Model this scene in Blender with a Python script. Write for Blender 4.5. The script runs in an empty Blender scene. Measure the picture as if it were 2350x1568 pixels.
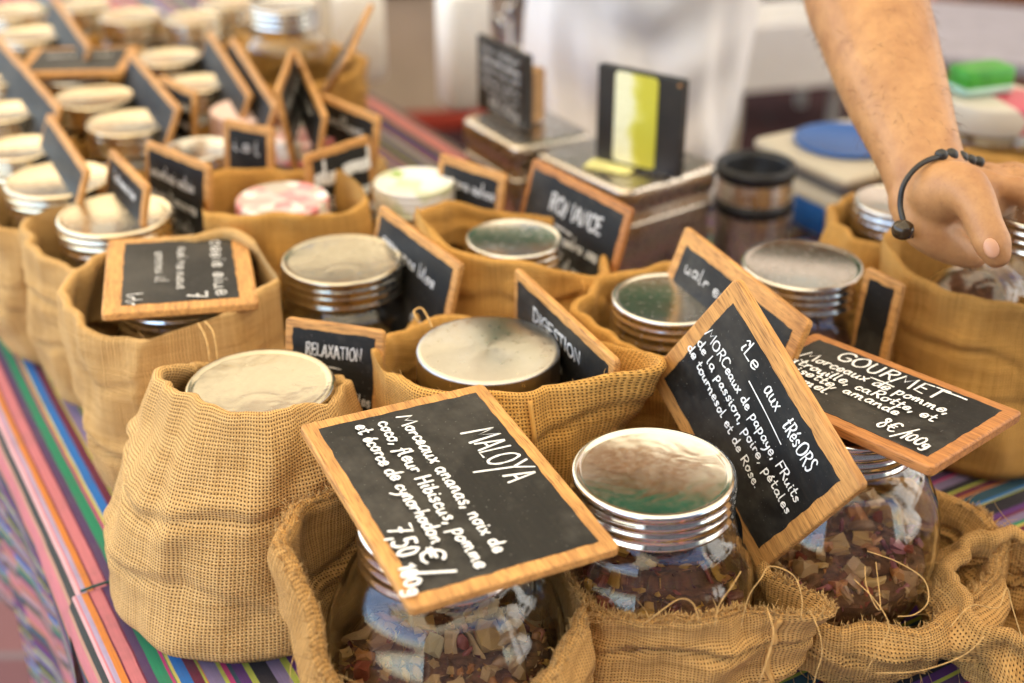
import bpy, bmesh, math, random
from mathutils import Vector, Matrix, noise
C = bpy.context.scene
R = math.radians
PI = math.pi

# ------------------------------------------------------------------ camera, light, exposure
CAM = Vector((0, 0, 1.46)); PITCH = R(28.0); FPX = 3000.0; CX, CY = 1175.0, 784.0
cam_d = bpy.data.cameras.new('camera'); cam = bpy.data.objects.new('camera', cam_d)
C.collection.objects.link(cam); C.camera = cam
cam.location = CAM; cam.rotation_euler = (R(90) - PITCH, 0, 0)
cam_d.sensor_width = 36.0; cam_d.lens = FPX / 2350 * 36.0
cam_d.clip_start = 0.05; cam_d.clip_end = 400
cam_d.dof.use_dof = True; cam_d.dof.focus_distance = 0.965; cam_d.dof.aperture_fstop = 2.9
SUN_EL, SUN_AZ = R(56), R(248)          # azimuth clockwise from +Y: from the left, a little behind the camera
W = bpy.data.worlds.new('World'); C.world = W; W.use_nodes = True
nt = W.node_tree
sky = nt.nodes.new('ShaderNodeTexSky'); sky.sky_type = 'NISHITA'; sky.sun_disc = False
sky.sun_elevation = SUN_EL; sky.sun_rotation = SUN_AZ; sky.air_density = 1.0; sky.dust_density = 0.6
bg = nt.nodes['Background']; nt.links.new(sky.outputs[0], bg.inputs[0]); bg.inputs[1].default_value = 0.125
sun_d = bpy.data.lights.new('sun', 'SUN'); sun_d.energy = 4.6; sun_d.angle = R(0.5); sun_d.color = (1, .95, .86)
sun = bpy.data.objects.new('sun', sun_d); C.collection.objects.link(sun)
sv = Vector((math.sin(SUN_AZ) * math.cos(SUN_EL), math.cos(SUN_AZ) * math.cos(SUN_EL), math.sin(SUN_EL)))
sun.rotation_euler = sv.to_track_quat('Z', 'Y').to_euler()
C.view_settings.view_transform = 'Standard'; C.view_settings.look = 'None'
C.view_settings.exposure = 2.25; C.view_settings.gamma = 1; C.view_settings.use_curve_mapping = False
C.cycles.use_denoising = True
C.cycles.max_bounces = 14; C.cycles.diffuse_bounces = 5; C.cycles.glossy_bounces = 6
C.cycles.transmission_bounces = 10; C.cycles.transparent_max_bounces = 10
C.cycles.sample_clamp_indirect = 12.0; C.cycles.blur_glossy = 0.5

# ------------------------------------------------------------------ helpers
def at(x, y, z):
    """where the line of sight through a point of the picture (2350 wide) meets height z"""
    k = math.sin(PITCH) + (y - CY) / FPX * math.cos(PITCH); zc = (CAM.z - z) / k
    return Vector(((x - CX) / FPX * zc, zc * (math.cos(PITCH) - (y - CY) / FPX * math.sin(PITCH)), z))
def dep(x, y, zc):
    yy = (y - CY) / FPX
    return Vector(((x - CX) / FPX * zc, zc * (math.cos(PITCH) - yy * math.sin(PITCH)), CAM.z - zc * (math.sin(PITCH) + yy * math.cos(PITCH))))
def link(name, data, parent=None, m=None):
    o = bpy.data.objects.new(name, data); C.collection.objects.link(o)
    if parent is not None: o.parent = parent
    if m is not None and data is not None and hasattr(data, 'materials') and not data.materials:
        data.materials.append(m)
    return o
def tag(o, label=None, cat=None, group=None, kind=None):
    if label: o['label'] = label
    if cat: o['category'] = cat
    if group: o['group'] = group
    if kind: o['kind'] = kind
    return o
def empty(name, loc, rz=0.0):
    o = link(name, None); o.location = loc; o.rotation_euler = (0, 0, rz); o.empty_display_size = .05
    return o
def mesh(name, v, f, m=None, parent=None, smooth=True, uv=None):
    me = bpy.data.meshes.new(name); me.from_pydata([tuple(p) for p in v], [], f)
    if uv is not None:
        l = me.uv_layers.new(name='UVMap')
        for lp in me.loops: l.data[lp.index].uv = uv[lp.vertex_index]
    me.polygons.foreach_set('use_smooth', [smooth] * len(me.polygons)); me.update()
    return link(name, me, parent, m)
def from_bm(name, bm, m=None, parent=None, smooth=False):
    me = bpy.data.meshes.new(name); bm.to_mesh(me); bm.free()
    me.polygons.foreach_set('use_smooth', [smooth] * len(me.polygons))
    return link(name, me, parent, m)
def bm_box(bm, c, s, rot=None, bevel=0.0, seg=2):
    g = bmesh.ops.create_cube(bm, size=1.0); vs = g['verts']
    bmesh.ops.scale(bm, vec=s, verts=vs)
    if bevel > 0:
        es = list({e for v in vs for e in v.link_edges})
        g2 = bmesh.ops.bevel(bm, geom=es, offset=bevel, segments=seg, affect='EDGES', profile=.5)
        vs = list({v for f in g2['faces'] for v in f.verts} | {v for v in vs if v.is_valid})
    if rot is not None: bmesh.ops.rotate(bm, cent=(0, 0, 0), matrix=rot, verts=vs)
    bmesh.ops.translate(bm, vec=c, verts=vs)
def box(name, c, s, m, parent=None, rot=None, bevel=.003, seg=2):
    bm = bmesh.new(); bm_box(bm, c, s, rot, bevel, seg)
    return from_bm(name, bm, m, parent)
def catmull(p, n=4, closed=False):
    out = []; L = len(p)
    if L < 3 and not closed: return [tuple(q) for q in p]
    rng = range(L if closed else L - 1)
    for i in rng:
        g = (lambda k: p[k % L]) if closed else (lambda k: p[max(0, min(L - 1, k))])
        a, b, c, d = g(i - 1), g(i), g(i + 1), g(i + 2)
        for k in range(n):
            t = k / n
            out.append(tuple(.5 * (2 * b[j] + (c[j] - a[j]) * t + (2 * a[j] - 5 * b[j] + 4 * c[j] - d[j]) * t * t + (3 * b[j] - a[j] - 3 * c[j] + d[j]) * t ** 3) for j in range(len(b))))
    if not closed: out.append(tuple(p[-1]))
    return out
def lathe_data(prof, n=56, c=(0, 0, 0)):
    v = []; f = []
    for (r, z) in prof:
        for i in range(n):
            a = 2 * PI * i / n; v.append((c[0] + r * math.cos(a), c[1] + r * math.sin(a), c[2] + z))
    for j in range(len(prof) - 1):
        for i in range(n):
            k = (i + 1) % n; f.append((j * n + i, j * n + k, (j + 1) * n + k, (j + 1) * n + i))
    return v, f
def lathe(name, prof, m, parent=None, n=56, smooth=True, c=(0, 0, 0), close=True):
    v, f = lathe_data(prof, n, c); L = len(prof)
    if close:
        if prof[0][0] > 1e-6: f.append(tuple(range(n))[::-1])
        if prof[-1][0] > 1e-6: f.append(tuple((L - 1) * n + i for i in range(n)))
    return mesh(name, v, f, m, parent, smooth)
def tube_data(pts, r, n=6, taper=None):
    v = []; f = []; pts = [Vector(p) for p in pts]; L = len(pts); up = Vector((0.13, .31, .94)); prev = None
    for i, p in enumerate(pts):
        t = (pts[min(i + 1, L - 1)] - pts[max(i - 1, 0)]).normalized()
        if prev is None:
            s = t.cross(up)
            if s.length < 1e-4: s = t.cross(Vector((1, 0, 0)))
        else: s = prev - t * prev.dot(t)
        s.normalize(); prev = s; u = t.cross(s)
        rr = (r[i] if isinstance(r, (list, tuple)) else r)
        for k in range(n):
            a = 2 * PI * k / n; v.append(p + (s * math.cos(a) + u * math.sin(a)) * rr)
    for i in range(L - 1):
        for k in range(n):
            q = (k + 1) % n; f.append((i * n + k, i * n + q, (i + 1) * n + q, (i + 1) * n + k))
    f.append(tuple(range(n))[::-1]); f.append(tuple((L - 1) * n + k for k in range(n)))
    return v, f
def tube(name, pts, r, m, parent=None, n=7, smooth=True, cm=0):
    if cm: pts = catmull([tuple(p) for p in pts], cm)
    v, f = tube_data(pts, r, n)
    return mesh(name, v, f, m, parent, smooth)
def join_data(chunks):
    V = []; F = []
    for v, f in chunks:
        o = len(V); V += list(v); F += [tuple(i + o for i in q) for q in f]
    return V, F

# ------------------------------------------------------------------ materials
class N:
    def __init__(s, name):
        s.m = bpy.data.materials.new(name); s.m.use_nodes = True; s.t = s.m.node_tree; s.b = s.t.nodes['Principled BSDF']
    def n(s, t, **k):
        x = s.t.nodes.new('ShaderNode' + t)
        for a, b in k.items(): setattr(x, a, b)
        return x
    def l(s, a, b): s.t.links.new(a, b)
    def val(s, nd, i, v):
        if hasattr(v, 'is_linked') or hasattr(v, 'links'): s.l(v, nd.inputs[i])
        else: nd.inputs[i].default_value = v
    def math(s, op, a, b=0.0, c=0.0, clamp=False):
        x = s.n('Math', operation=op); x.use_clamp = clamp
        s.val(x, 0, a); s.val(x, 1, b)
        if op in ('MULTIPLY_ADD', 'SMOOTH_MIN', 'WRAP', 'COMPARE'): s.val(x, 2, c)
        return x.outputs[0]
    def noise(s, scale, detail=3, vec=None, rough=.5, dim='3D', dist=0.0):
        x = s.n('TexNoise'); x.noise_dimensions = dim
        x.inputs['Scale'].default_value = scale; x.inputs['Detail'].default_value = detail
        x.inputs['Roughness'].default_value = rough; x.inputs['Distortion'].default_value = dist
        if vec is not None: s.l(vec, x.inputs['Vector'])
        return x.outputs[0]
    def ramp(s, fac, stops, interp='LINEAR'):
        x = s.n('ValToRGB'); x.color_ramp.interpolation = interp; e = x.color_ramp.elements
        while len(e) < len(stops): e.new(.5)
        for el, (p, c) in zip(e, stops): el.position = p; el.color = (*c, 1) if len(c) == 3 else c
        s.l(fac, x.inputs[0]); return x.outputs[0]
    def mix(s, fac, a, b, mode='MIX'):
        x = s.n('Mix', data_type='RGBA', blend_type=mode)
        for i, v in ((0, fac), (6, a), (7, b)):
            if hasattr(v, 'links'): s.l(v, x.inputs[i])
            else: x.inputs[i].default_value = v if i == 0 else ((*v, 1) if len(v) == 3 else v)
        return x.outputs[2]
    def coord(s, what='Object'):
        return s.n('TexCoord').outputs[what]
    def mapping(s, vec, scale=(1, 1, 1), rot=(0, 0, 0), loc=(0, 0, 0)):
        x = s.n('Mapping'); s.l(vec, x.inputs[0]); x.inputs['Scale'].default_value = scale
        x.inputs['Rotation'].default_value = rot; x.inputs['Location'].default_value = loc; return x.outputs[0]
    def bump(s, h, strength=.5, dist=.001):
        x = s.n('Bump'); x.inputs['Strength'].default_value = strength; x.inputs['Distance'].default_value = dist
        s.l(h, x.inputs['Height']); s.l(x.outputs[0], s.b.inputs['Normal'])
    def set(s, **k):
        for a, v in k.items():
            i = s.b.inputs[a.replace('_', ' ')]
            if hasattr(v, 'links'): s.l(v, i)
            else: i.default_value = (*v, 1) if isinstance(v, tuple) and len(v) == 3 else v
        return s
def plain(name, col, rough=.6, var=.12, scale=30, **k):
    n = N(name); c = n.noise(scale, 4, n.coord())
    d = tuple(x * (1 - var) for x in col); e = tuple(min(1, x * (1 + var)) for x in col)
    n.set(Base_Color=n.ramp(c, [(.3, d), (.7, e)]), Roughness=rough, **k); return n.m

def burlap(name, c1, c2, hole, pitch=.0026, lo=.46, hi=.76):
    n = N(name); uv = n.coord('UV'); ob = n.coord('Object')
    wob = n.n('TexNoise'); wob.inputs['Scale'].default_value = 120; wob.inputs['Detail'].default_value = 2
    n.l(uv, wob.inputs['Vector'])
    wob2 = n.n('TexNoise'); wob2.inputs['Scale'].default_value = 22; n.l(uv, wob2.inputs['Vector'])
    vm = n.n('VectorMath', operation='MULTIPLY_ADD'); n.l(wob.outputs['Color'], vm.inputs[0]); vm.inputs[1].default_value = (.0008,) * 3; n.l(uv, vm.inputs[2])
    vm2 = n.n('VectorMath', operation='MULTIPLY_ADD'); n.l(wob2.outputs['Color'], vm2.inputs[0]); vm2.inputs[1].default_value = (.0022,) * 3; n.l(vm.outputs[0], vm2.inputs[2])
    sp = n.n('SeparateXYZ'); n.l(vm2.outputs[0], sp.inputs[0])
    u = n.math('MULTIPLY', sp.outputs[0], PI / pitch); v = n.math('MULTIPLY', sp.outputs[1], PI / pitch)
    su = n.math('SINE', u); sv_ = n.math('SINE', v); cu = n.math('COSINE', u); cv = n.math('COSINE', v)
    a = n.math('ABSOLUTE', su); b = n.math('ABSOLUTE', sv_)
    # over-under: which yarn is on top alternates from crossing to crossing
    ck = n.math('MULTIPLY', n.math('SIGN', su), n.math('SIGN', sv_))
    a2 = n.math('MULTIPLY', a, n.math('MULTIPLY_ADD', ck, .2, .8)); b2 = n.math('MULTIPLY', b, n.math('MULTIPLY_ADD', ck, -.2, .8))
    h = n.math('MAXIMUM', a2, b2)
    hl = n.ramp(n.math('MAXIMUM', a, b), [(lo, (0, 0, 0)), (hi, (1, 1, 1))])
    fib = n.noise(900, 3, uv); big = n.noise(9, 4, ob); mid = n.noise(60, 3, ob)
    yarn = n.n('TexNoise'); yarn.noise_dimensions = '2D'; yarn.inputs['Scale'].default_value = 1
    ms = n.mapping(uv, (420, 14, 1)); n.l(ms, yarn.inputs['Vector'])
    yarn2 = n.n('TexNoise'); yarn2.noise_dimensions = '2D'; yarn2.inputs['Scale'].default_value = 1
    ms2 = n.mapping(uv, (14, 420, 1)); n.l(ms2, yarn2.inputs['Vector'])
    ysum = n.math('ADD', yarn.outputs[0], yarn2.outputs[0])
    col = n.ramp(n.math('MULTIPLY_ADD', ysum, .55, n.math('MULTIPLY', big, .22)), [(.3, c1), (.75, c2)])
    col = n.mix(n.math('MULTIPLY', fib, .45), col, tuple(x * .62 for x in c1))
    spots = n.ramp(n.noise(26, 6, uv, .7), [(.63, (0, 0, 0)), (.74, (1, 1, 1))])
    col = n.mix(n.math('MULTIPLY', spots, .45), col, tuple(x * .38 for x in c1))
    col = n.mix(hl, hole, col)
    n.set(Base_Color=col, Roughness=.95, Sheen_Weight=.03, Sheen_Roughness=.5)
    n.b.inputs['Specular IOR Level'].default_value = .15
    n.bump(n.math('MULTIPLY_ADD', fib, .25, h), .75, .0011)
    return n.m
BURLAP = burlap('burlap', (.48, .25, .06), (.77, .44, .13), (.065, .028, .007))
BURLAP_B = burlap('burlap_golden', (.48, .235, .052), (.79, .43, .115), (.065, .028, .007))
BURLAP_F = burlap('burlap_brown', (.36, .18, .05), (.68, .385, .13), (.05, .02, .005), pitch=.0021, lo=.38, hi=.70)
BURLAP_C = burlap('burlap_tan', (.50, .275, .085), (.80, .50, .20), (.07, .03, .009))
JUTE = plain('jute_thread', (.52, .31, .11), .9, .25, 300)

def wood(name, c1, c2, rough=.6):
    n = N(name); ob = n.coord()
    mp = n.mapping(ob, (14, 190, 190)); g = n.noise(1.0, 5, mp, .6, dist=.6)
    g2 = n.noise(1.0, 2, n.mapping(ob, (60, 900, 900))); blot = n.noise(24, 4, ob)
    c = n.ramp(g, [(.25, c1), (.55, c2), (.8, tuple(min(1, x * 1.18) for x in c2))])
    c = n.mix(n.ramp(g2, [(.50, (0, 0, 0)), (.70, (.75, .75, .75))]), c, tuple(x * .45 for x in c1))
    c = n.mix(n.ramp(blot, [(.5, (0, 0, 0)), (.8, (.5, .5, .5))]), c, tuple(x * .6 for x in c1))
    n.set(Base_Color=c, Roughness=rough); n.bump(g, .35, .0004); return n.m
WOOD = wood('frame_wood', (.33, .14, .035), (.60, .30, .085))
WOOD_D = wood('frame_wood_reddish', (.27, .095, .025), (.46, .19, .05))
WOOD_P = wood('plain_wood', (.30, .15, .05), (.48, .27, .11))

def blackpaint():
    n = N('slate_paint'); ob = n.coord()
    mp = n.mapping(ob, (12, 260, 1)); g = n.noise(1, 5, mp, .65); d = n.noise(55, 6, ob, .7); s = n.noise(420, 2, ob)
    c = n.ramp(g, [(.3, (.006, .0057, .0055)), (.7, (.014, .0125, .0105))])
    c = n.mix(n.ramp(d, [(.52, (0, 0, 0)), (.8, (.4, .4, .4))]), c, (.05, .046, .038))
    gh = n.noise(7, 5, ob, .75); c = n.mix(n.ramp(gh, [(.46, (0, 0, 0)), (.72, (.6, .6, .6))]), c, (.10, .09, .075))
    c = n.mix(n.ramp(s, [(.69, (0, 0, 0)), (.76, (.5, .5, .5))]), c, (.28, .27, .25))
    n.set(Base_Color=c, Roughness=n.ramp(d, [(.3, (.46,) * 3), (.7, (.64,) * 3)])); n.b.inputs['Specular IOR Level'].default_value = .30; n.bump(g, .3, .0003); return n.m
SLATE = blackpaint()
def chalk():
    n = N('chalk_ink'); d = n.noise(260, 3, n.coord())
    n.set(Base_Color=n.ramp(d, [(.3, (.66, .66, .65)), (.6, (.86, .86, .85))]), Roughness=.8); return n.m
CHALK = chalk()
def chalk2():
    n = N('worn_chalk'); d = n.noise(330, 3, n.coord())
    n.set(Base_Color=n.ramp(d, [(.35, (.38, .37, .36)), (.65, (.66, .65, .63))]), Roughness=.85); return n.m
CHALK2 = chalk2()

def steel(name, rough, tint=(.78, .76, .73), dents=0.0, dscale=28, scratch=True, aniso=0.0):
    n = N(name); ob = n.coord(); s = n.noise(70, 5, ob, .7)
    n.set(Base_Color=n.ramp(s, [(.3, tuple(x * .93 for x in tint)), (.7, tint)]), Metallic=1.0,
          Roughness=n.ramp(n.noise(160, 4, ob, .7), [(.35, (rough,) * 3), (.75, (min(1, rough * 1.7 + .03),) * 3)]))
    if aniso:
        n.b.inputs['Anisotropic'].default_value = aniso
        tg = n.n('Tangent', direction_type='RADIAL', axis='Z'); n.l(tg.outputs[0], n.b.inputs['Tangent'])
    if dents: n.bump(n.noise(dscale, 2, ob, .5, dist=.8), dents, .004)
    return n.m
STEEL = steel('lid_steel', .10, dents=.02)
STEEL_DENT = steel('dented_lid_steel', .11, (.74, .73, .69), dents=.17, dscale=22)
STEEL_WAVY = steel('worn_lid_steel', .16, (.52, .47, .37), dents=.30, dscale=30)
STEEL_BRUSH = steel('brushed_steel', .27, (.56, .53, .46), aniso=.9)
STEEL_SATIN = steel('satin_steel', .17, (.70, .68, .63), dents=.01)
TIN = steel('tin_metal', .22, (.60, .53, .44), dents=.03, dscale=12)
CREAM_LID = steel('warm_satin_lid', .17, (.72, .62, .45), dents=.01)
def printlid(name, cols, scale):
    n = N(name); v = n.n('TexVoronoi'); v.inputs['Scale'].default_value = scale; n.l(n.coord(), v.inputs['Vector'])
    sp = n.n('SeparateColor'); n.l(v.outputs['Color'], sp.inputs[0])
    k = len(cols); n.set(Base_Color=n.ramp(sp.outputs[0], [(i / k, c) for i, c in enumerate(cols)], 'CONSTANT'), Roughness=.35, Coat_Weight=.3); return n.m
FLORAL = printlid('floral_print_lid', [(.8, .74, .68), (.72, .25, .26), (.78, .5, .48), (.45, .40, .34), (.82, .78, .74), (.70, .42, .40)], 60)
PINK_LID = plain('pale_pink_lid', (.80, .58, .52), .4, .14, 60)
GREEN_REFL_LID = printlid('green_reflection_lid', [(.74, .72, .6), (.35, .47, .15), (.6, .62, .42), (.78, .76, .7)], 38)  # green patches paint mirrored trees into the lid colour

def glass():
    n = N('jar_glass'); n.set(Base_Color=(.97, .98, .97), Roughness=0.0, IOR=1.45); n.b.inputs['Transmission Weight'].default_value = 1.0
    n.bump(n.noise(11, 1, n.coord()), .018, .004); return n.m
GLASS = glass()
DUST = None
TEA = plain('tea_blend', (.15, .062, .028), .85, .6, 160)
TEA_PALE = plain('herb_blend', (.22, .15, .06), .85, .6, 160)
FRUIT = [plain('dried_' + a, c, .5, .3, 90, Subsurface_Weight=0.0) for a, c in (
    ('pineapple', (.54, .31, .10)), ('coconut', (.56, .43, .24)), ('papaya', (.48, .19, .055)), ('hibiscus', (.10, .012, .016)),
    ('rosehip', (.30, .06, .03)), ('apple', (.50, .30, .13)), ('peel', (.55, .29, .05)), ('pear', (.38, .20, .09)), ('rose_petal', (.33, .09, .09)))]
COTTON = plain('white_cotton', (.88, .83, .80), .9, .03, 20, Sheen_Weight=.2)
def skinm():
    n = N('skin'); ob = n.coord(); a = n.noise(35, 5, ob, .65); b = n.noise(240, 3, ob)
    c = n.ramp(a, [(.3, (.32, .145, .055)), (.7, (.48, .25, .10))]); c = n.mix(n.ramp(b, [(.55, (0, 0, 0)), (.8, (.35,) * 3)]), c, (.24, .10, .05))
    n.set(Base_Color=c, Roughness=.5, Subsurface_Weight=.06, Subsurface_Scale=.01); n.b.inputs['Subsurface Radius'].default_value = (1, .35, .2); n.bump(b, .15, .0006); return n.m
SKIN = skinm()
NAIL = plain('nail', (.50, .26, .155), .35, .05)
BLACK = plain('black_rubber', (.012, .012, .013), .45, .2)
BLACKP = plain('black_plastic', (.022, .020, .019), .4, .3, 14)
WHITEP = plain('white_plastic', (.86, .83, .76), .4, .03)
CREAMP = plain('cream_plastic', (.66, .58, .44), .4, .06, 8)
BLUEP = plain('blue_plate', (.015, .12, .42), .35, .1, 6)
GREY = plain('grey_metal', (.30, .29, .27), .5, .1)

def striped(name, period, bands, weave=.0011):
    n = N(name); uv = n.coord('UV'); sp = n.n('SeparateXYZ'); n.l(uv, sp.inputs[0])
    w = n.math('MULTIPLY_ADD', n.noise(30, 2, uv), .0012, sp.outputs[0])
    fr = n.math('FRACT', n.math('DIVIDE', w, period)); tot = sum(b[0] for b in bands); p = 0; st = []
    for wd, c in bands[:32]: st.append((p / tot, c)); p += wd
    c = n.ramp(fr, st, 'CONSTANT')
    a = n.math('SINE', n.math('MULTIPLY', sp.outputs[0], 2 * PI / weave)); b = n.math('SINE', n.math('MULTIPLY', sp.outputs[1], 2 * PI / weave))
    ab = n.math('MULTIPLY', a, b); fz = n.noise(700, 3, uv)
    c = n.mix(n.math('MULTIPLY_ADD', ab, .25, .25), c, (.9, .85, .85), 'SOFT_LIGHT')
    st_ = n.n('TexNoise'); st_.noise_dimensions = '2D'; st_.inputs['Scale'].default_value = 1; n.l(n.mapping(uv, (900, 25, 1)), st_.inputs['Vector'])
    c = n.mix(n.math('MULTIPLY', st_.outputs[0], .38), c, (.05, .04, .045))
    c = n.mix(n.ramp(n.noise(18, 5, uv, .7), [(.5, (0, 0, 0)), (.8, (.4, .4, .4))]), c, (.12, .09, .08))
    n.set(Base_Color=c, Roughness=.92, Sheen_Weight=.1); n.b.inputs['Specular IOR Level'].default_value = .15
    n.bump(n.math('ADD', ab, fz), .4, .0004); return n.m
peach = (.46, .24, .15); dk = (.030, .036, .033); wp = (.66, .36, .36); lav = (.36, .28, .38); org = (.62, .19, .025); mar = (.14, .010, .03); pnk = (.58, .17, .18)
pur = (.075, .035, .10); grn = (.012, .22, .095); mag = (.55, .03, .16); yel = (.74, .60, .10); blu = (.015, .16, .50); lim = (.45, .50, .06); lgr = (.22, .17, .30); tel = (.015, .07, .10); vio = (.10, .025, .17); blk = (.012, .011, .016)
STRIPE = striped('striped_cloth', .205, [(4, peach), (10, dk), (4, wp), (1, pnk), (4, lav), (5.5, org), (1, mar), (9.5, pnk), (1.2, mar), (6.5, pur), (9.5, grn), (2, mag), (.8, grn), (2, yel),
    (8.5, blu), (7.5, mar), (1.2, lim), (1, org), (10.5, lgr), (3, lim), (4, mag), (3, tel), (7.5, vio), (4, lim), (12, blk), (10, lgr), (5, lim), (12, vio), (8, mar), (13, tel), (5, org), (16, pnk)])
STRIPE2 = striped('dark_striped_cloth', .21, [(12, blk), (7, vio), (3, lim), (9, pur), (2, mag), (10, lgr), (6, blk), (3, lim), (7, mar), (2, org), (11, tel), (3, blu), (2, lim), (14, blk), (6, vio), (3, mar),
    (8, lgr), (4, grn), (2, yel), (9, mar), (11, blk), (6, blu), (3, pnk), (10, vio), (3, lim), (12, tel), (5, mar), (8, lav), (9, pur)])

# ------------------------------------------------------------------ handwriting: every letter is pen strokes
G = {}
def gl(ch, w, s, sm=True):
    G[ch] = (w, [[tuple(float(t) for t in p.split(',')) for p in st.split()] for st in s.split('|')], sm)
gl('A', 78, '4,0 36,100 40,100 74,-2|16,34 64,34', False); gl('C', 70, '66,84 48,100 22,94 6,60 10,20 34,0 66,14')
gl('D', 76, '10,0 10,100|4,100 44,96 70,60 62,18 34,0 6,0'); gl('E', 62, '60,100 10,98 10,2 60,0|10,52 50,52', False)
gl('F', 60, '10,0 10,100 62,100|10,54 50,56', False); gl('G', 80, '74,84 52,100 22,92 6,56 14,16 42,0 70,14 74,44 46,44')
gl('H', 70, '10,0 12,100|62,0 64,100|10,50 64,52', False); gl('I', 26, '12,0 13,100', False); gl('L', 60, '12,100 10,2 60,0', False)
gl('M', 112, '2,-6 22,100 54,38 88,104 106,-4', False); gl('N', 82, '8,0 10,100 66,4 70,102', False)
gl('O', 86, '46,100 16,86 6,48 20,8 50,0 76,24 78,66 56,98 42,98'); gl('R', 70, '10,0 10,100|4,96 44,102 60,80 44,54 10,48|30,50 68,-2')
gl('S', 60, '56,86 38,100 16,92 12,72 30,54 50,38 48,12 26,-2 6,12'); gl('T', 72, '2,98 72,102|36,100 35,0', False)
gl('U', 74, '8,100 8,30 26,0 52,4 64,34 66,100'); gl('X', 70, '6,0 64,100|8,100 66,0', False); gl('V', 70, '4,100 34,0 66,100', False)
gl('Y', 82, '4,100 36,54 40,54|80,104 40,54 2,-64', False)
gl('a', 58, '46,44 28,54 10,42 6,18 20,2 38,12 46,40 48,52 46,14 58,0'); gl('b', 54, '10,106 8,4 10,34 30,52 48,36 44,10 26,-2 8,8')
gl('c', 46, '44,42 28,54 10,40 8,14 24,0 46,10'); gl('d', 60, '46,42 26,52 8,36 8,10 26,0 44,20 52,104 48,20 60,0')
gl('e', 50, '8,26 42,30 40,48 24,54 8,38 8,12 24,0 48,12'); gl('f', 40, '44,92 32,106 20,86 16,20 8,-36|4,50 38,54')
gl('g', 54, '44,44 26,54 8,40 10,14 28,4 42,24 46,50 42,-24 24,-42 4,-30'); gl('h', 54, '8,106 8,0 12,32 30,52 42,38 44,4 54,0')
gl('i', 24, '10,50 10,8 22,0|12,74 13,78'); gl('l', 28, '10,106 8,10 24,0'); gl('m', 82, '6,50 8,0 10,32 24,52 34,40 36,0 38,32 54,52 64,38 66,4 80,0')
gl('n', 56, '6,50 8,0 10,30 28,52 42,40 44,4 56,0'); gl('o', 54, '28,54 8,40 8,12 26,-1 44,14 44,40 26,54 40,46 54,48')
gl('p', 54, '8,54 8,-46|8,30 24,54 44,44 46,18 28,0 8,10'); gl('r', 42, '8,50 8,0 10,28 24,50 42,46'); gl('s', 44, '40,44 24,54 10,42 36,18 26,0 6,6')
gl('t', 42, '20,92 16,14 26,0 42,8|2,56 38,60'); gl('u', 58, '6,50 8,14 22,0 40,14 46,50 46,10 58,0'); gl('v', 48, '6,52 22,0 44,54'); gl('x', 50, '6,50 44,0|46,54 6,-2')
gl('y', 54, '6,52 10,22 26,12 42,26 46,52 40,-24 10,-62'); gl('z', 48, '6,50 42,52 6,2 46,0', False)
gl('é', 50, '8,26 42,30 40,48 24,54 8,38 8,12 24,0 48,12|26,70 42,92'); gl('î', 26, '12,50 12,6 24,0|0,70 14,90 28,68', True)
gl(',', 22, '14,10 4,-20', False); gl('.', 22, '8,2 10,5', False); gl('-', 40, '4,30 36,32', False); gl('/', 56, '2,-22 58,116', False); gl("'", 18, '10,100 6,80', False)
gl('€', 70, '66,84 46,100 22,90 12,50 22,10 46,0 64,12|0,60 48,62|0,40 44,42'); gl('0', 62, '32,100 10,80 8,24 28,0 50,20 52,76 30,100')
gl('1', 34, '4,74 22,100 20,0', False); gl('5', 60, '54,100 14,98 12,56 36,62 52,40 44,8 20,-2 4,10'); gl('7', 60, '4,98 56,100 22,-4|16,48 48,50', False)
gl('8', 62, '46,92 26,102 14,84 40,52 50,22 30,-2 10,18 22,46 46,74 46,92')
def strokes_of(text, h, rng, gap=.10, wob=.03):
    """polylines (x right, y up, baseline 0) for text with cap height h, and the line's width"""
    x = 0; out = []
    for ch in text:
        if ch == ' ': x += 42; continue
        w, ss, sm = G[ch]; dy = rng.uniform(-5, 5); sl = rng.uniform(-.05, .08); k = rng.uniform(.93, 1.07)
        for s in ss:
            p = [(x + (a + b * sl) * k + rng.uniform(-2, 2), b * k + dy + rng.uniform(-2.5, 2.5)) for a, b in s]
            if sm and len(p) > 2: p = catmull(p, 4)
            out.append(p)
        x += w * k + 100 * gap
    q = h / 100
    return [[(a * q, b * q) for a, b in p] for p in out], x * q
def scribble(n, h, rng):
    return strokes_of(' '.join(''.join(rng.choice('aeiuonmrsle') for _ in range(rng.randint(3, 8))) for _ in range(n)), h, rng)
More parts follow.
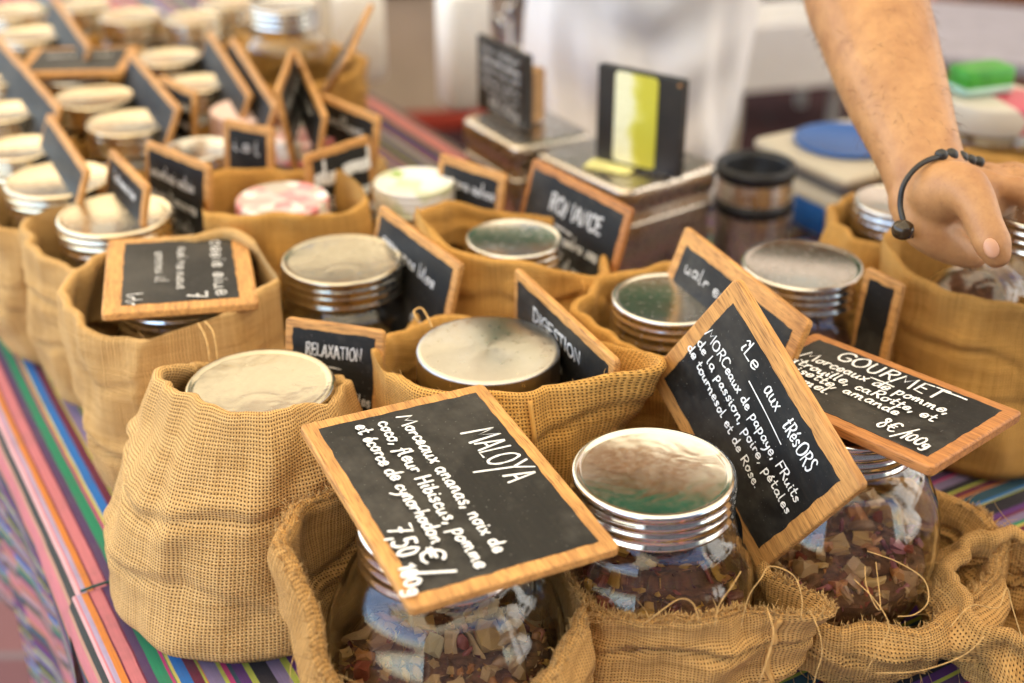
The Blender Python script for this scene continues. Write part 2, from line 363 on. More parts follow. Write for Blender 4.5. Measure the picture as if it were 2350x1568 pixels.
def ribbons(lines, z0):
    """lines: list of (polyline in board metres, pen width). A slightly domed ribbon with round ends per stroke."""
    V = []; F = []; k = 0
    for p, w in lines:
        p = [Vector((a, b)) for a, b in p]
        q = [p[0]]
        for b in p[1:]:
            if (b - q[-1]).length > w * .12: q.append(b)
        if len(q) < 2: q.append(q[0] + Vector((w * .3, w * .1)))
        L = len(q); o = len(V); hw = w / 2
        d0 = (q[0] - q[1]).normalized(); d1 = (q[-1] - q[-2]).normalized()
        q = [q[0] + d0 * hw * .75] + q + [q[-1] + d1 * hw * .75]; ws = [hw * .45] + [hw] * L + [hw * .45]; L += 2
        for i in range(L):
            t = (q[min(i + 1, L - 1)] - q[max(i - 1, 0)]); t = t.normalized() if t.length > 1e-9 else Vector((1, 0))
            nn = Vector((-t.y, t.x)); z = z0 + k * 1.3e-6; k += 1
            g = ws[i] * (1 + .13 * math.sin(i * 1.7 + o) + .16 * math.sin(i * .37 + o * .7))
            V += [(q[i].x + nn.x * g, q[i].y + nn.y * g, z), (q[i].x, q[i].y, z + .00016), (q[i].x - nn.x * g, q[i].y - nn.y * g, z)]
        for i in range(L - 1):
            a = o + i * 3; F += [(a, a + 1, a + 4, a + 3), (a + 1, a + 2, a + 5, a + 4)]
    # faces look up
    F = [f[::-1] for f in F]
    return V, F

# ------------------------------------------------------------------ chalkboards
def rounded_rect(w, h, r, n=5):
    p = []
    for cx, cy, a0 in ((w / 2 - r, h / 2 - r, 0), (-w / 2 + r, h / 2 - r, 90), (-w / 2 + r, -h / 2 + r, 180), (w / 2 - r, -h / 2 + r, 270)):
        for i in range(n): a = R(a0 + 90 * i / (n - 1)); p.append((cx + r * math.cos(a), cy + r * math.sin(a)))
    return p
def make_board(label, Mx, w, h, text, group=None, seed=0, wm=None, pen=.0024, border=.0108, t=.0075, ink=None, sq=1, cat='chalkboard sign'):
    """Mx places the board: local x = the writing direction, y = up the text, z = out of the written face (z=0 is that face)"""
    rng = random.Random(seed)
    o = link('chalkboard', None); o.empty_display_size = .03; o.matrix_world = Mx
    tag(o, label, cat, group)
    # frame: one bevelled wooden board, rounded at the corners
    V = []; F = []; bev = .0016
    outs = [(rounded_rect(w - 2 * bev, h - 2 * bev, .0032), 0), (rounded_rect(w - bev * .5, h - bev * .5, .004), -bev * .4), (rounded_rect(w, h, .0045), -bev), (rounded_rect(w, h, .0045), -t + bev), (rounded_rect(w - 2 * bev, h - 2 * bev, .0032), -t)]
    for ring, z in outs:
        for (x, y) in ring:
            j = noise.noise(Vector((x * 60 + seed, y * 60, z * 200))) * .0005
            V.append((x + j, y + j * .7, z + j * .3))
    n = len(outs[0][0])
    for k in range(len(outs) - 1):
        for i in range(n): q = (i + 1) % n; F.append((k * n + i, (k + 1) * n + i, (k + 1) * n + q, k * n + q))
    F.append(tuple(range(n))); F.append(tuple((len(outs) - 1) * n + i for i in range(n))[::-1])
    fr = mesh('frame', V, F, wm or (WOOD if seed % 3 else WOOD_D), o, smooth=False)
    # painted slate field with a hand-painted, ragged edge
    iw, ih = w / 2 - border, h / 2 - border; m = 26; pv = []
    for (x0, y0, x1, y1) in ((-iw, -ih, iw, -ih), (iw, -ih, iw, ih), (iw, ih, -iw, ih), (-iw, ih, -iw, -ih)):
        for i in range(m):
            u = i / m; x = x0 + (x1 - x0) * u; y = y0 + (y1 - y0) * u
            e = (noise.noise(Vector((x * 95, y * 95, seed * 3.3))) * .0013 + noise.noise(Vector((x * 420, y * 420, seed))) * .0006) * (1 if border > .006 else .5)
            s = 1 + e / max(iw, ih); nx, ny = (0, -1) if y0 == y1 and y0 < 0 else (1, 0) if x0 == x1 and x0 > 0 else (0, 1) if y0 == y1 else (-1, 0)
            pv.append((x + nx * e, y + ny * e))
    pb = [(x, y, .0) for x, y in pv]; pt = [(x * .998, y * .998, .00035) for x, y in pv]; L = len(pv)
    pf = [(i, (i + 1) % L, L + (i + 1) % L, L + i) for i in range(L)] + [tuple(L + i for i in range(L))]
    mesh('slate_panel', pb + pt, pf, SLATE, o, smooth=False)
    lines = []
    for it in text:
        if it[0] == 'line':                               # ('line', x0,y0,x1,y1, penfactor) fractions, y down
            _, x0, y0, x1, y1, pf_ = it
            mid = ((x0 + x1) / 2 + .003, (y0 + y1) / 2 - .004)
            pts = catmull([((a - .5) * w, (.5 - b) * h) for a, b in ((x0, y0), mid, (x1, y1))], 5)
            lines.append((pts, pen * pf_)); continue
        txt, x0, y0, x1, y1, cap = it[:6]; pf_ = it[6] if len(it) > 6 else 1.0
        ss, wd = scribble(txt, cap * h, rng) if isinstance(txt, int) else strokes_of(txt, cap * h, rng)
        X0, Y0, X1, Y1 = (x0 - .5) * w, (.5 - y0) * h, (x1 - .5) * w, (.5 - y1) * h
        k = (X1 - X0) / max(wd, 1e-6); dy = (Y1 - Y0)
        for s in ss: lines.append(([(X0 + a * k, Y0 + dy * (a / max(wd, 1e-6)) + b) for a, b in s], pen * pf_))
    if lines:
        v, f = ribbons(lines, .0005); mesh('lettering', v, f, ink or CHALK, o, smooth=True)
    return o
def board_matrix(c, X, D):
    """centre of the face, writing direction, direction down the text"""
    x = Vector(X).normalized(); y = -Vector(D); y = (y - x * y.dot(x)).normalized(); z = x.cross(y)
    return Matrix(((x.x, y.x, z.x, c[0]), (x.y, y.y, z.y, c[1]), (x.z, y.z, z.z, c[2]), (0, 0, 0, 1)))
def standing(tl, tr, z, h, tilt=8.0, dz=0.0):
    """board whose top edge runs between two points at height z; it leans back by tilt degrees. returns matrix, width"""
    a = at(*tl, z); b = at(*tr, z + dz); x = (b - a); w = x.length; x.normalize()
    nrm = x.cross(Vector((0, 0, 1))).normalized()          # horizontal, out of the face when x runs left to right for the viewer
    down = (Vector((0, 0, -1)) * math.cos(R(tilt)) + nrm * math.sin(R(tilt))).normalized()
    down = (down - x * down.dot(x)).normalized()
    return board_matrix((a + b) / 2 + down * h / 2, x, down), w

# ------------------------------------------------------------------ jars
def lid_prof(r, kind):
    if kind == 'smooth':
        return [(0, 0), (r * .93, 0), (r * .985, -.0009), (r, -.0035), (r, -.034), (r * .985, -.0355), (r * .9, -.036)]
    return [(0, -.0016), (r * .86, -.0016), (r * .905, -.0008), (r * .935, .0004), (r * .97, 0), (r * .99, -.0018), (r * .995, -.004), (r * .972, -.0062), (r * .968, -.0072), (r * 1.0, -.0092), (r * 1.004, -.0112), (r * .976, -.0136), (r * .972, -.0146),
            (r * 1.0, -.0166), (r * 1.004, -.0186), (r * .978, -.021), (r * .985, -.0245), (r * 1.01, -.0265), (r * 1.012, -.028), (r * .99, -.0288), (r * .93, -.0286)]
def glass_prof(Rb, rn, zt, shape):
    """outer profile from the bottom to the lip, floor at z=0, lip at zt"""
    if shape == 'globe':
        k = [(0, .004), (Rb * .45, .001), (Rb * .66, .004), (Rb * .86, zt * .13), (Rb * .985, zt * .30), (Rb * 1.0, zt * .44), (Rb * .965, zt * .58), (Rb * .86, zt * .70), (rn + (Rb - rn) * .42, zt * .78), (rn * 1.03, zt * .845), (rn * .985, zt * .89), (rn, zt)]
    else:
        k = [(0, .004), (Rb * .6, .001), (Rb * .9, .003), (Rb * .985, .012), (Rb, .03), (Rb, zt * .6), (Rb * .99, zt * .70), (Rb * .96, zt * .775), (rn * 1.02, zt * .825), (rn * .985, zt * .86), (rn, zt)]
    return catmull(k, 5)
PIECE = []
def piece_meshes():
    rng = random.Random(5)
    for k in range(9):
        bm = bmesh.new(); bmesh.ops.create_cube(bm, size=1)
        bmesh.ops.subdivide_edges(bm, edges=bm.edges[:], cuts=1, use_grid_fill=True)
        if k % 2:
            for v in bm.verts: v.co = v.co.lerp(v.co.normalized() * .58, .45)
        sx, sy, sz = [(1, .8, .6), (1, .7, .3), (1.2, .45, .4), (1, 1, .25), (1, .9, .8), (1.6, .3, .25), (.8, .8, .5), (1.1, .8, .2), (1, .6, .5)][k]
        for v in bm.verts:
            n_ = noise.noise_vector(v.co * 1.7 + Vector((k * 7.1, 0, 0)))
            v.co = Vector((v.co.x * sx, v.co.y * sy, v.co.z * sz + (v.co.x ** 2) * (.3 if k in (1, 3, 7) else 0))) + n_ * .24
        me = bpy.data.meshes.new('fruit_piece'); bm.to_mesh(me); bm.free(); PIECE.append(me)
        me.polygons.foreach_set('use_smooth', [k % 2 == 1] * len(me.polygons))
piece_meshes()
PIECES = {}
def fruit_mesh(k, mi):
    if (k, mi) not in PIECES:
        me = PIECE[k].copy(); me.materials.append(FRUIT[mi]); PIECES[(k, mi)] = me
    return PIECES[(k, mi)]
def make_jar(label, x, y, z0, ztop, r, Rb=None, lid='ridged', lidmat=None, shape='barrel', group='storage jars of tea on the stall', tilt=None, lift=0.0, n=56, nolid=False):
    """jar standing at (x,y,z0) with the lid's top at height ztop"""
    o = empty('glass_jar', (x, y, z0)); tag(o, label, 'jar', group)
    if tilt: o.rotation_euler = tilt
    zt = ztop - z0 - .004; Rb = Rb or r * 1.12; rn = r * .93
    p = glass_prof(Rb, rn, zt, shape); th = .0028
    inner = [(max(0, a - th if i > 6 else a * .97), b + (.004 if i < 8 else 0)) for i, (a, b) in enumerate(p)]
    prof = p + [(rn - .0012, zt + .0008)] + inner[::-1]
    lathe('glass_body', prof, GLASS, o, n)
    if not nolid:
        lp = [(a, b + zt + .004) for a, b in lid_prof(r, lid)]
        lathe('lid', lp, lidmat or STEEL, o, 64 if n > 40 else 40)
    return o, p, zt
def make_tea(label, jar, p, fill, mats, base, pieces=0, seed=0, size=.011):
    """loose tea filling the jar to height fill"""
    rng = random.Random(seed); loc = jar.location
    o = empty('tea_blend', loc); o.rotation_euler = jar.rotation_euler; tag(o, label, 'dried tea', 'loose teas in the jars')
    inn = [(max(0, a - .0052), b + (.007 if i < 8 else 0)) for i, (a, b) in enumerate(p)]
    prof = [q for q in inn if q[1] < fill]; rr = prof[-1][0]
    prof = prof + [(rr * .97, fill)] + [(rr * t, fill + .004 * (1 - t) + .002) for t in (.85, .65, .4, .2)] + [(0, fill + .006)]
    v, f = lathe_data(prof, 48)
    vv = []
    for a in v:
        a = Vector(a); k = noise.noise(a * 120 + Vector((seed, 0, 0))) * .0022 + noise.noise(a * 320) * .0012 - .0016
        d = Vector((a.x, a.y, 0)); d = d.normalized() if d.length > .004 else Vector((0, 0, 0))
        vv.append(a + d * k + Vector((0, 0, k * 1.4 if a.z > fill - .002 else 0)))
    mesh('loose_blend', vv, f, base, o, smooth=False)['kind'] = 'stuff'
    def rad(z):
        for (a, b), (c, d) in zip(inn, inn[1:]):
            if b <= z <= d and d > b: return a + (c - a) * (z - b) / (d - b)
        return rr
    for i in range(pieces):
        s = size * rng.choice([.4, .5, .65, .8, .9, 1, 1.2, 1.6]); a = rng.uniform(0, 2 * PI)
        if rng.random() < .55: z = rng.uniform(.012, fill); q = max(0.002, rad(z) - .0025 - s * .36)
        else: z = fill + rng.uniform(-.002, .005); q = rr * math.sqrt(rng.random()) * .9
        c = link('fruit_piece', fruit_mesh(rng.randrange(9), rng.choice(mats)), o)
        c.location = (q * math.cos(a), q * math.sin(a), z); c.rotation_euler = [rng.uniform(0, 6.3) for _ in range(3)]
        c.scale = (s, s * rng.uniform(.8, 1.1), s)
    if base and pieces:                                    # crumbs between the pieces
        ch = []
        for i in range(900):
            s = size * rng.uniform(.12, .34); a = rng.uniform(0, 2 * PI); z = rng.uniform(.008, fill); q = max(.002, rad(z) - .0012)
            if rng.random() < .45: z = fill + rng.uniform(0, .004); q = rr * math.sqrt(rng.random()) * .95
            c = Vector((q * math.cos(a), q * math.sin(a), z)); ax = [Vector([rng.gauss(0, 1) for _ in range(3)]).normalized() * s * rng.uniform(.4, 1.5) for _ in range(3)]
            ch.append(([c + ax[0], c - ax[0] * .6 + ax[1] * .5, c - ax[0] * .4 - ax[1] * .6, c + ax[2] * .6], [(0, 1, 2), (0, 2, 3), (0, 3, 1), (1, 3, 2)]))
        v, f = join_data(ch)
        cr = mesh('crumbs', v, f, None, o, smooth=False); cr['kind'] = 'stuff'
        for mi in mats: cr.data.materials.append(FRUIT[mi])
        idx = []
        for i in range(900): idx += [rng.randrange(len(mats))] * 4
        cr.data.polygons.foreach_set('material_index', idx)
    return o

# ------------------------------------------------------------------ burlap sacks
SACKS = []     # (x, y, R) footprints: neighbours press each other flat where they touch
def make_sack(label, x, y, Rb, Rt, rim, cuff=-.05, mat=None, seed=0, zb=.746, ears=(), crease=((.45, .006), (.7, .004)), fuzz=0, seam=None, fringe=(), n=112, lean=(0, 0), group='burlap sacks of tea on the stall', cuff_lift=.004, wr=1.0, press=True, R_for=None):
    """rim: heights (front, right, back, left) of the opening above the table. cuff<0 folds the hem inside, >0 turns it down outside."""
    o = empty('burlap_sack', (x, y, zb)); tag(o, label, 'sack', group)
    hf, hr, hb, hl = rim; rng = random.Random(seed); S = Vector((seed * 3.7, seed * 1.3, 0))
    planes = []
    if press:
        for (ox, oy, oR) in SACKS_ALL:
            d = Vector((ox - x, oy - y)); L = d.length
            Rm = R_for or max(Rb, Rt)
            if 1e-4 < L < oR + Rm: planes.append((d.normalized(), L * Rm / (oR + Rm) - .002))
    def rimh(a):
        c, s = math.cos(a), math.sin(a)        # a=0 is +x (right), front is -y
        wf, wr_, wb, wl = max(0, -s) ** 2, max(0, c) ** 2, max(0, s) ** 2, max(0, -c) ** 2
        h = hf * wf + hr * wr_ + hb * wb + hl * wl
        h += .003 * math.sin(3 * a + seed) + .0012 * math.sin(5 * a + seed * 2)
        for (ea, er, eh, ew) in ears:
            q = (a - R(ea) + PI) % (2 * PI) - PI; h += eh * math.exp(-(q / ew) ** 2)
        return h
    rows = 46
    prof = []                                   # (kind, t)
    for i in range(6): prof.append(('b', i / 6))
    for i in range(rows + 1): prof.append(('s', i / rows))
    for i in range(1, 5): prof.append(('r', i / 4))
    for i in range(1, 12): prof.append(('c', i / 11))
    V = []; UV = []
    for kind, t in prof:
        for i in range(n + 1):
            a = 2 * PI * i / n; h = rimh(a); c, s = math.cos(a), math.sin(a)
            ear = 0
            for (ea, er, eh, ew) in ears:
                q = (a - R(ea) + PI) % (2 * PI) - PI; ear += er * math.exp(-(q / ew) ** 2)
            def side(u):
                r = Rb + (Rt - Rb) * u ** 1.3 + .006 * math.sin(PI * u)
                r *= 1 - .13 * math.exp(-(u / .05) ** 2) + 0
                for (cu, am) in crease:
                    ph = u - cu - .06 * math.sin(a * 2 + seed + cu * 9) - .03 * math.sin(a * 5 + seed * 2.1)
                    wdw = .35 + .65 * max(0, math.sin(a * 1.5 + seed + cu * 20))
                    r += am * .8 * wr * wdw * (1.1 * math.exp(-((ph - .035) / .045) ** 2) - 1.5 * math.exp(-(ph / .022) ** 2) + .5 * math.exp(-((ph + .06) / .05) ** 2))
                px = Vector((c * 2.2, s * 2.2, u * 2.0)) + S
                r += (.015 * noise.noise(px * .9) + .0065 * noise.noise(px * 2.1) + .0011 * noise.noise(px * 5)) * wr * min(1, u * 3 + .3)
                r += .0015 * wr * math.sin(7 * a + 2.2 * math.sin(u * 5 + seed) + seed) * (.25 + .75 * u) * (1 - .5 * u)
                return r
            arc = (Rb + Rt) / 2
            if kind == 'b': r = side(0.0) * t; z = .0; vv = -Rb * (1 - t)
            elif kind == 's': r = side(t); z = h * t; vv = h * t
            elif kind == 'r':
                sg = 1 if cuff > 0 else -1; q = PI * t; rr_ = .0045 + (.0025 if cuff > 0 else 0)
                r = side(1) + sg * rr_ * (1 - math.cos(q)); z = h + rr_ * math.sin(q); vv = h + rr_ * q
            else:
                sg = 1 if cuff > 0 else -1; L = abs(cuff) * (1 + .22 * math.sin(a * 3 + seed * 1.7) + .1 * math.sin(a * 7 + seed)); dz = L * t
                z = h - dz; u = max(.05, z / h); rr_ = .0045 + (.0025 if cuff > 0 else 0)
                r = side(u) + sg * (2 * rr_ + (cuff_lift * math.sin(PI * min(1, t * 1.1)) + .0055 * t * noise.noise(Vector((c * 5, s * 5, t * 3)) + S) if cuff > 0 else .001)); vv = h + rr_ * PI + dz
            p = Vector((r * c, r * s))
            for (pn, pd) in planes:
                k = p.dot(pn) - pd
                if k > 0: p -= pn * k * .985
            p += Vector((c, s)) * (ear * min(1, max(0, z / h)) ** 2)
            V.append((p.x + lean[0] * z, p.y + lean[1] * z, z)); UV.append((a * arc, vv))
    F = []; L = n + 1
    for j in range(len(prof) - 1):
        for i in range(n): F.append((j * L + i, j * L + i + 1, (j + 1) * L + i + 1, (j + 1) * L + i))
    cl = mesh('sack_cloth', V, F, mat or BURLAP, o, smooth=True, uv=UV)
    nr = len(prof)
    def vert(j, i): return Vector(V[j * L + (i % n)])
    if seam is not None:                        # a stitched side seam: a raised welt and a run of white stitches
        i = int(seam / 360 * n); pts = []
        for j in range(8, nr - 11 - 4, 1):
            b = vert(j, i); out = Vector((b.x, b.y, 0)).normalized(); pts.append(b + out * .0012)
        tube('seam', pts, .0021, mat or BURLAP, o, 6)
    if fuzz:                                    # loose ends of yarn along the cut edge and fluff on the rim
        ch = []
        for k in range(fuzz):
            i = rng.randrange(n); j = nr - 1 if rng.random() < .6 else nr - 12 - rng.randrange(4)
            b = vert(j, i); out = Vector((b.x, b.y, 0)).normalized(); sg = 1 if cuff > 0 else -1
            ln = rng.uniform(.003, .010) * (1 if rng.random() < .85 else 2.6)
            d = (out * rng.uniform(.1, .9) * (1 if j < nr - 1 else sg) + Vector((rng.gauss(0, .5), rng.gauss(0, .5), rng.uniform(-.5, .8) if j < nr - 1 else rng.uniform(-1.1, .1)))).normalized()
            w2 = Vector([rng.gauss(0, .5) for _ in range(3)])
            ch.append(tube_data([b + out * .0004, b + d * ln * .4 + w2 * ln * .12, b + d * ln * .75 + w2 * ln * .4, b + d * ln + w2 * ln * .8], [.00032, .00028, .0002, .00012], 3))
        for (f0, f1, cnt) in fringe:            # raw woven edge, combed out into short upright fibres
            for k in range(cnt):
                i = int(rng.uniform(f0, f1) / 360 * n) % n; j = nr - 13 - rng.randrange(3)
                b = vert(j, i) + (vert(j, i + 1) - vert(j, i)) * rng.random(); out = Vector((b.x, b.y, 0)).normalized(); ln = rng.uniform(.0025, .0062)
                d = (out * rng.uniform(-.5, .8) + Vector((rng.gauss(0, .3), rng.gauss(0, .3), rng.uniform(.5, 1.1)))).normalized(); w2 = Vector([rng.gauss(0, .4) for _ in range(3)])
                ch.append(tube_data([b - d * .001, b + d * ln * .5 + w2 * ln * .15, b + d * ln + w2 * ln * .45], [.00042, .00036, .00014], 3))
        v, f = join_data(ch); e = mesh('frayed_edge', v, f, JUTE, o); e['kind'] = 'stuff'
    return o
def thread(parent, pts, r=.00075):
    r *= .62
    inv = Vector(parent.location)
    t = tube('loose_thread', [Vector(p) - inv for p in pts], r, JUTE, parent, 5, cm=6); return t

# ================================================================== the place
TZ = .74                                     # table top
U = Vector((-.5, .866, 0)); NN = Vector((.866, .5, 0))   # along the long stall, and across it to the vendor's side
def un(u, n, z=0): p = U * u + NN * n; return Vector((p.x, p.y, z))
def paving():
    n = N('paving'); ob = n.coord(); b = n.n('TexBrick'); n.l(ob, b.inputs[0]); b.inputs['Scale'].default_value = 1.0
    b.inputs['Color1'].default_value = (.060, .026, .024, 1); b.inputs['Color2'].default_value = (.042, .018, .018, 1); b.inputs['Mortar'].default_value = (.05, .04, .04, 1)
    b.inputs['Brick Width'].default_value = .3; b.inputs['Row Height'].default_value = .15; b.inputs['Mortar Size'].default_value = .008
    c = n.mix(n.math('MULTIPLY', n.noise(3, 5, ob), .5), b.outputs[0], (.032, .018, .022)); n.set(Base_Color=c, Roughness=.9); n.b.inputs['Specular IOR Level'].default_value = .08; n.bump(n.noise(40, 5, ob), .3, .004); return n.m
g = mesh('ground', [(-80, -80, 0), (80, -80, 0), (80, 80, 0), (-80, 80, 0)], [(0, 1, 2, 3)], paving()); tag(g, kind='structure')

# --- tables
def table(label, u0, u1, n0, n1, z):
    c = un((u0 + u1) / 2, (n0 + n1) / 2, 0); o = empty('trestle_table', c, math.atan2(NN.y, NN.x)); tag(o, label, 'table', 'trestle tables of the stall')
    w, l = n1 - n0, u1 - u0
    box('tabletop', (0, 0, z - .012), (w - .02, l - .02, .024), WOOD_P, o)
    for sx in (-1, 1):
        for sy in (-1, 1): box('leg', (sx * (w / 2 - .06), sy * (l / 2 - .08), (z - .025) / 2), (.04, .04, z - .025), GREY, o)
    return o
table('long trestle table under the bright striped cloth running away from the camera', .12, 4.4, .135, .93, TZ - .006)
table('short trestle table under the dark striped cloth carrying the scale', .30, 1.34, .95, 2.4, TZ - .006)
def cloth(name, label, axis, a0, a1, b0, b1, z, m, drops, seed=0, group='striped tablecloths'):
    """a: along the stripes, b: across them. drops: (left, right, near, far) overhang"""
    A, B = (U, NN) if axis == 'u' else (NN, -U)
    na, nb = 90, 60; V = []; UV = []; F = []
    L, Rr, Ne, Fa = drops
    bs = [b0 - L * (1 - i / 14) for i in range(14)] if L else []
    bs += [b0 + (b1 - b0) * i / nb for i in range(nb + 1)]
    bs += [b1 + Rr * (i + 1) / 14 for i in range(14)] if Rr else []
    as_ = ([a0 - Ne * (1 - i / 14) for i in range(14)] if Ne else []) + [a0 + (a1 - a0) * i / na for i in range(na + 1)] + ([a1 + Fa * (i + 1) / 14 for i in range(14)] if Fa else [])
    rc = .012
    def fold(t, lo, hi):
        """distance along the cloth -> (position, drop)"""
        for s, e in ((-1, lo), (1, hi)):
            d = (lo - t) if s < 0 else (t - hi)
            if d > 0:
                if d < rc * PI / 2: q = d / rc; return e + s * rc * math.sin(q), rc * (1 - math.cos(q))
                return e + s * rc, rc + d - rc * PI / 2
        return t, 0
    for a in as_:
        for b in bs:
            pa, da = fold(a, a0, a1); pb, db = fold(b, b0, b1); d = max(da, db)
            w = .0016 * noise.noise(Vector((a * 9, b * 9, seed))) + .0008 * noise.noise(Vector((a * 25, b * 25, seed)))
            p = A * pa + B * pb; zz = z + w - d
            if d > .01:
                sway = min(1, d * 5); f_ = .016 * sway * math.sin(a * 26 + 2 * math.sin(a * 7 + seed)) + .008 * sway * math.sin(a * 61 + seed)
                if db >= da: p = p + B * ((-1 if b < b0 else 1) * (f_ * .6 - .004 * sway))
                else: p = p + A * ((-1 if a < a0 else 1) * (.016 * sway * math.sin(b * 30) + .014 * sway))
            else:
                w2 = noise.noise(Vector((a * 3, b * 3, seed + 4))); p = p + B * (w2 * .004)
            V.append((p.x, p.y, zz)); UV.append((b - b0 + (.220 if seed != 3 else .2225), a))
    L_ = len(bs)
    for i in range(len(as_) - 1):
        for j in range(L_ - 1): F.append((i * L_ + j, i * L_ + j + 1, (i + 1) * L_ + j + 1, (i + 1) * L_ + j))
    if axis == 'u': F = [f[::-1] for f in F]
    o = mesh(name, V, F, m, None, True, UV); return tag(o, label, 'tablecloth', group)
cloth('tablecloth', 'far length of pink, orange and green striped cloth draped over the left table edge', 'u', .935, 4.5, .119, .935, TZ + .000, STRIPE, (.42, .05, 0, 0), 1)
cloth('tablecloth', 'near length of bright striped cloth with a dark hem lying over the far length', 'u', .10, .955, .117, .94, TZ + .0022, STRIPE, (.42, 0, .3, 0), 3)
hem = [un(.955, .124 + .3 * i / 30, TZ + .0045 + .0012 * math.sin(i)) for i in range(31)]
tag(tube('hem', hem, .0013, plain('dark_green_hem', (.012, .07, .06), .9), None, 6), 'dark green sewn hem edging the near striped cloth', 'hem')
cloth('tablecloth', 'dark purple, black and lime striped cloth under the right hand sacks', 'n', .52, 2.5, -1.36, -.24, TZ + .006, STRIPE2, (.05, .3, 0, 0), 5)

# --- jars: key -> (lid centre in the picture, lid radius, lid kind, material, sack...)
LZ = .94
def lidpos(x, y, z=LZ): p = at(x, y, z); return p.x, p.y
JP = dict(A=(1015, 1195), B=(1500, 1078), C=(1937, 945), D=(597, 885), E=(1120, 800), F=(1540, 682), G=(1842, 605), J=(405, 655), K=(786, 592), L=(265, 490), M=(133, 410), N=(648, 455), O=(950, 415), P=(1180, 545),
          Q=(45, 338), S=(295, 280), T=(215, 222), U=(455, 340), V=(700, 303), W=(570, 250), X=(450, 190), Y=(385, 130))
JP = {k: lidpos(*v) for k, v in JP.items()}
JP['H'] = (.470, 1.150); JP['I'] = (.418, 1.295)
SX = {k: v for k, v in JP.items()}
SX['D'] = (-.222, .905); SX['B'] = (.112, .782); SX['C'] = (.268, .865); SX['A'] = (-.047, .727)
SR = dict(A=.095, B=.085, C=.098, D=.118, E=.099, F=.085, G=.09, J=.101, K=.085, L=.098, M=.095, N=.095, O=.08, P=.097, H=.112, I=.08)
SACKS_ALL = [(SX[k][0], SX[k][1], SR.get(k, .088)) for k in SX]

SACK = {}
# front three, opened low so that the glass shows
SACK['A'] = make_sack('frayed open sack holding the jar under the Maloya board', *SX['A'], .092, .094, (.085, .125, .185, .165), .046, BURLAP_F, 11, cuff_lift=.002, fuzz=420, fringe=((140, 235, 380), (300, 400, 260)), ears=((182, .004, .010, .4),), crease=((.3, .005), (.6, .006)), R_for=.094)
SACK['B'] = make_sack('front sack with a pointed, frayed corner around the jar with the dented lid', *SX['B'], .080, .088, (.122, .098, .145, .118), -.03, BURLAP_F, 23, fuzz=520, fringe=((205, 360, 1100),), ears=((-20, .036, .0, .30),), seam=322, crease=((.4, .006), (.75, .005)), R_for=.085)
SACK['C'] = make_sack('rolled down sack with loose threads around the jar under the Gourmet board', *SX['C'], .084, .101, (.062, .062, .080, .095), .050, BURLAP_F, 37, fuzz=420, fringe=((170, 300, 260), (320, 380, 420)), ears=((8, .022, .012, .3),), crease=((.35, .008), (.7, .007)), R_for=.098, cuff_lift=.010)
make_sack('small collapsed sack beside the rolled sack at the right border', *at(2335, 1415, .79).xy, .052, .05, (.055, .06, .075, .07), .03, BURLAP_F, 141, fuzz=160, press=False, wr=1.3)
SACK['D'] = make_sack('tall tapering sack at the front left wrapped round a flat lidded jar', *SX['D'], .124, .076, (.214, .185, .165, .203), -.05, BURLAP_C, 41, lean=(.10, -.01), crease=((.66, .010), (.3, .005)), fuzz=40, R_for=.118)
SACK['E'] = make_sack('stitched sack around the brushed steel lid in the middle', *SX['E'], .094, .101, (.206, .186, .17, .190), -.045, BURLAP_B, 53, seam=292, fuzz=60, crease=((.55, .004), (.8, .003)), ears=((-24, .046, .018, .36),), R_for=.099)
SACK['J'] = make_sack('wide sack with a knotted rim under the small pale board', *SX['J'], .094, .103, (.188, .205, .20, .197), -.06, BURLAP_C, 67, crease=((.45, .009), (.75, .003)), fuzz=30, R_for=.101)
SACK['K'] = make_sack('low sack hidden around the clear jar with a reflecting lid', *SX['K'], .082, .086, (.13, .15, .15, .15), -.04, BURLAP_B, 71)
SACK['F'] = make_sack('small sack around the three ringed lid behind the Tresors board', *SX['F'], .082, .089, (.182, .17, .18, .18), -.04, BURLAP_B, 73)
SACK['G'] = make_sack('low sack around the clear jar below the travel mug', *SX['G'], .082, .092, (.10, .12, .13, .10), -.04, BURLAP_B, 79)
SACK['P'] = make_sack('crumpled sack with a raised corner in front of the Romance board', *SX['P'], .094, .100, (.205, .165, .18, .215), -.05, BURLAP_B, 83, ears=((205, .01, .025, .3),), crease=((.6, .006), (.85, .005)), seam=310)
SACK['N'] = make_sack('sack around the jar with the floral lid', *SX['N'], .09, .098, (.207, .20, .19, .20), -.05, BURLAP_B, 89)
SACK['O'] = make_sack('low sack around the jar with the green patched lid', *SX['O'], .078, .08, (.12, .12, .14, .13), -.04, BURLAP_B, 97)
SACK['L'] = make_sack('sack around the second cream lid from the left table edge', *SX['L'], .094, .098, (.166, .165, .17, .185), -.05, BURLAP_C, 101)
SACK['M'] = make_sack('sack at the left table edge around a cream lid', *SX['M'], .092, .096, (.166, .165, .17, .178), -.05, BURLAP_C, 103)
SACK['H'] = make_sack('tall plain sack below the hand of the vendor', *SX['H'], .105, .112, (.186, .19, .19, .200), -.05, BURLAP_B, 107, ears=((190, .01, .012, .3),), R_for=.112)
SACK['I'] = make_sack('folded sack behind the wrist of the vendor', *SX['I'], .078, .082, (.165, .16, .165, .175), -.05, BURLAP_B, 109)
far_words = dict(Q='far left sack cut by the picture edge', S='sack in the third row around a cream lid', T='sack behind the third row lid on the left', U='sack around a dull steel lid between two boards', V='sack behind the floral lid in the middle distance',
                 W='sack around the pale pink lid', X='blurred sack around a cream topped lid further back', Y='blurred sack farthest of the middle row')
for i, (k, t) in enumerate(far_words.items()):
    SACK[k] = make_sack(t, *SX[k], .085, .088, (.150, .15, .155, .155), -.04, (BURLAP_C, BURLAP_B)[i % 2], 120 + i * 7, n=56)

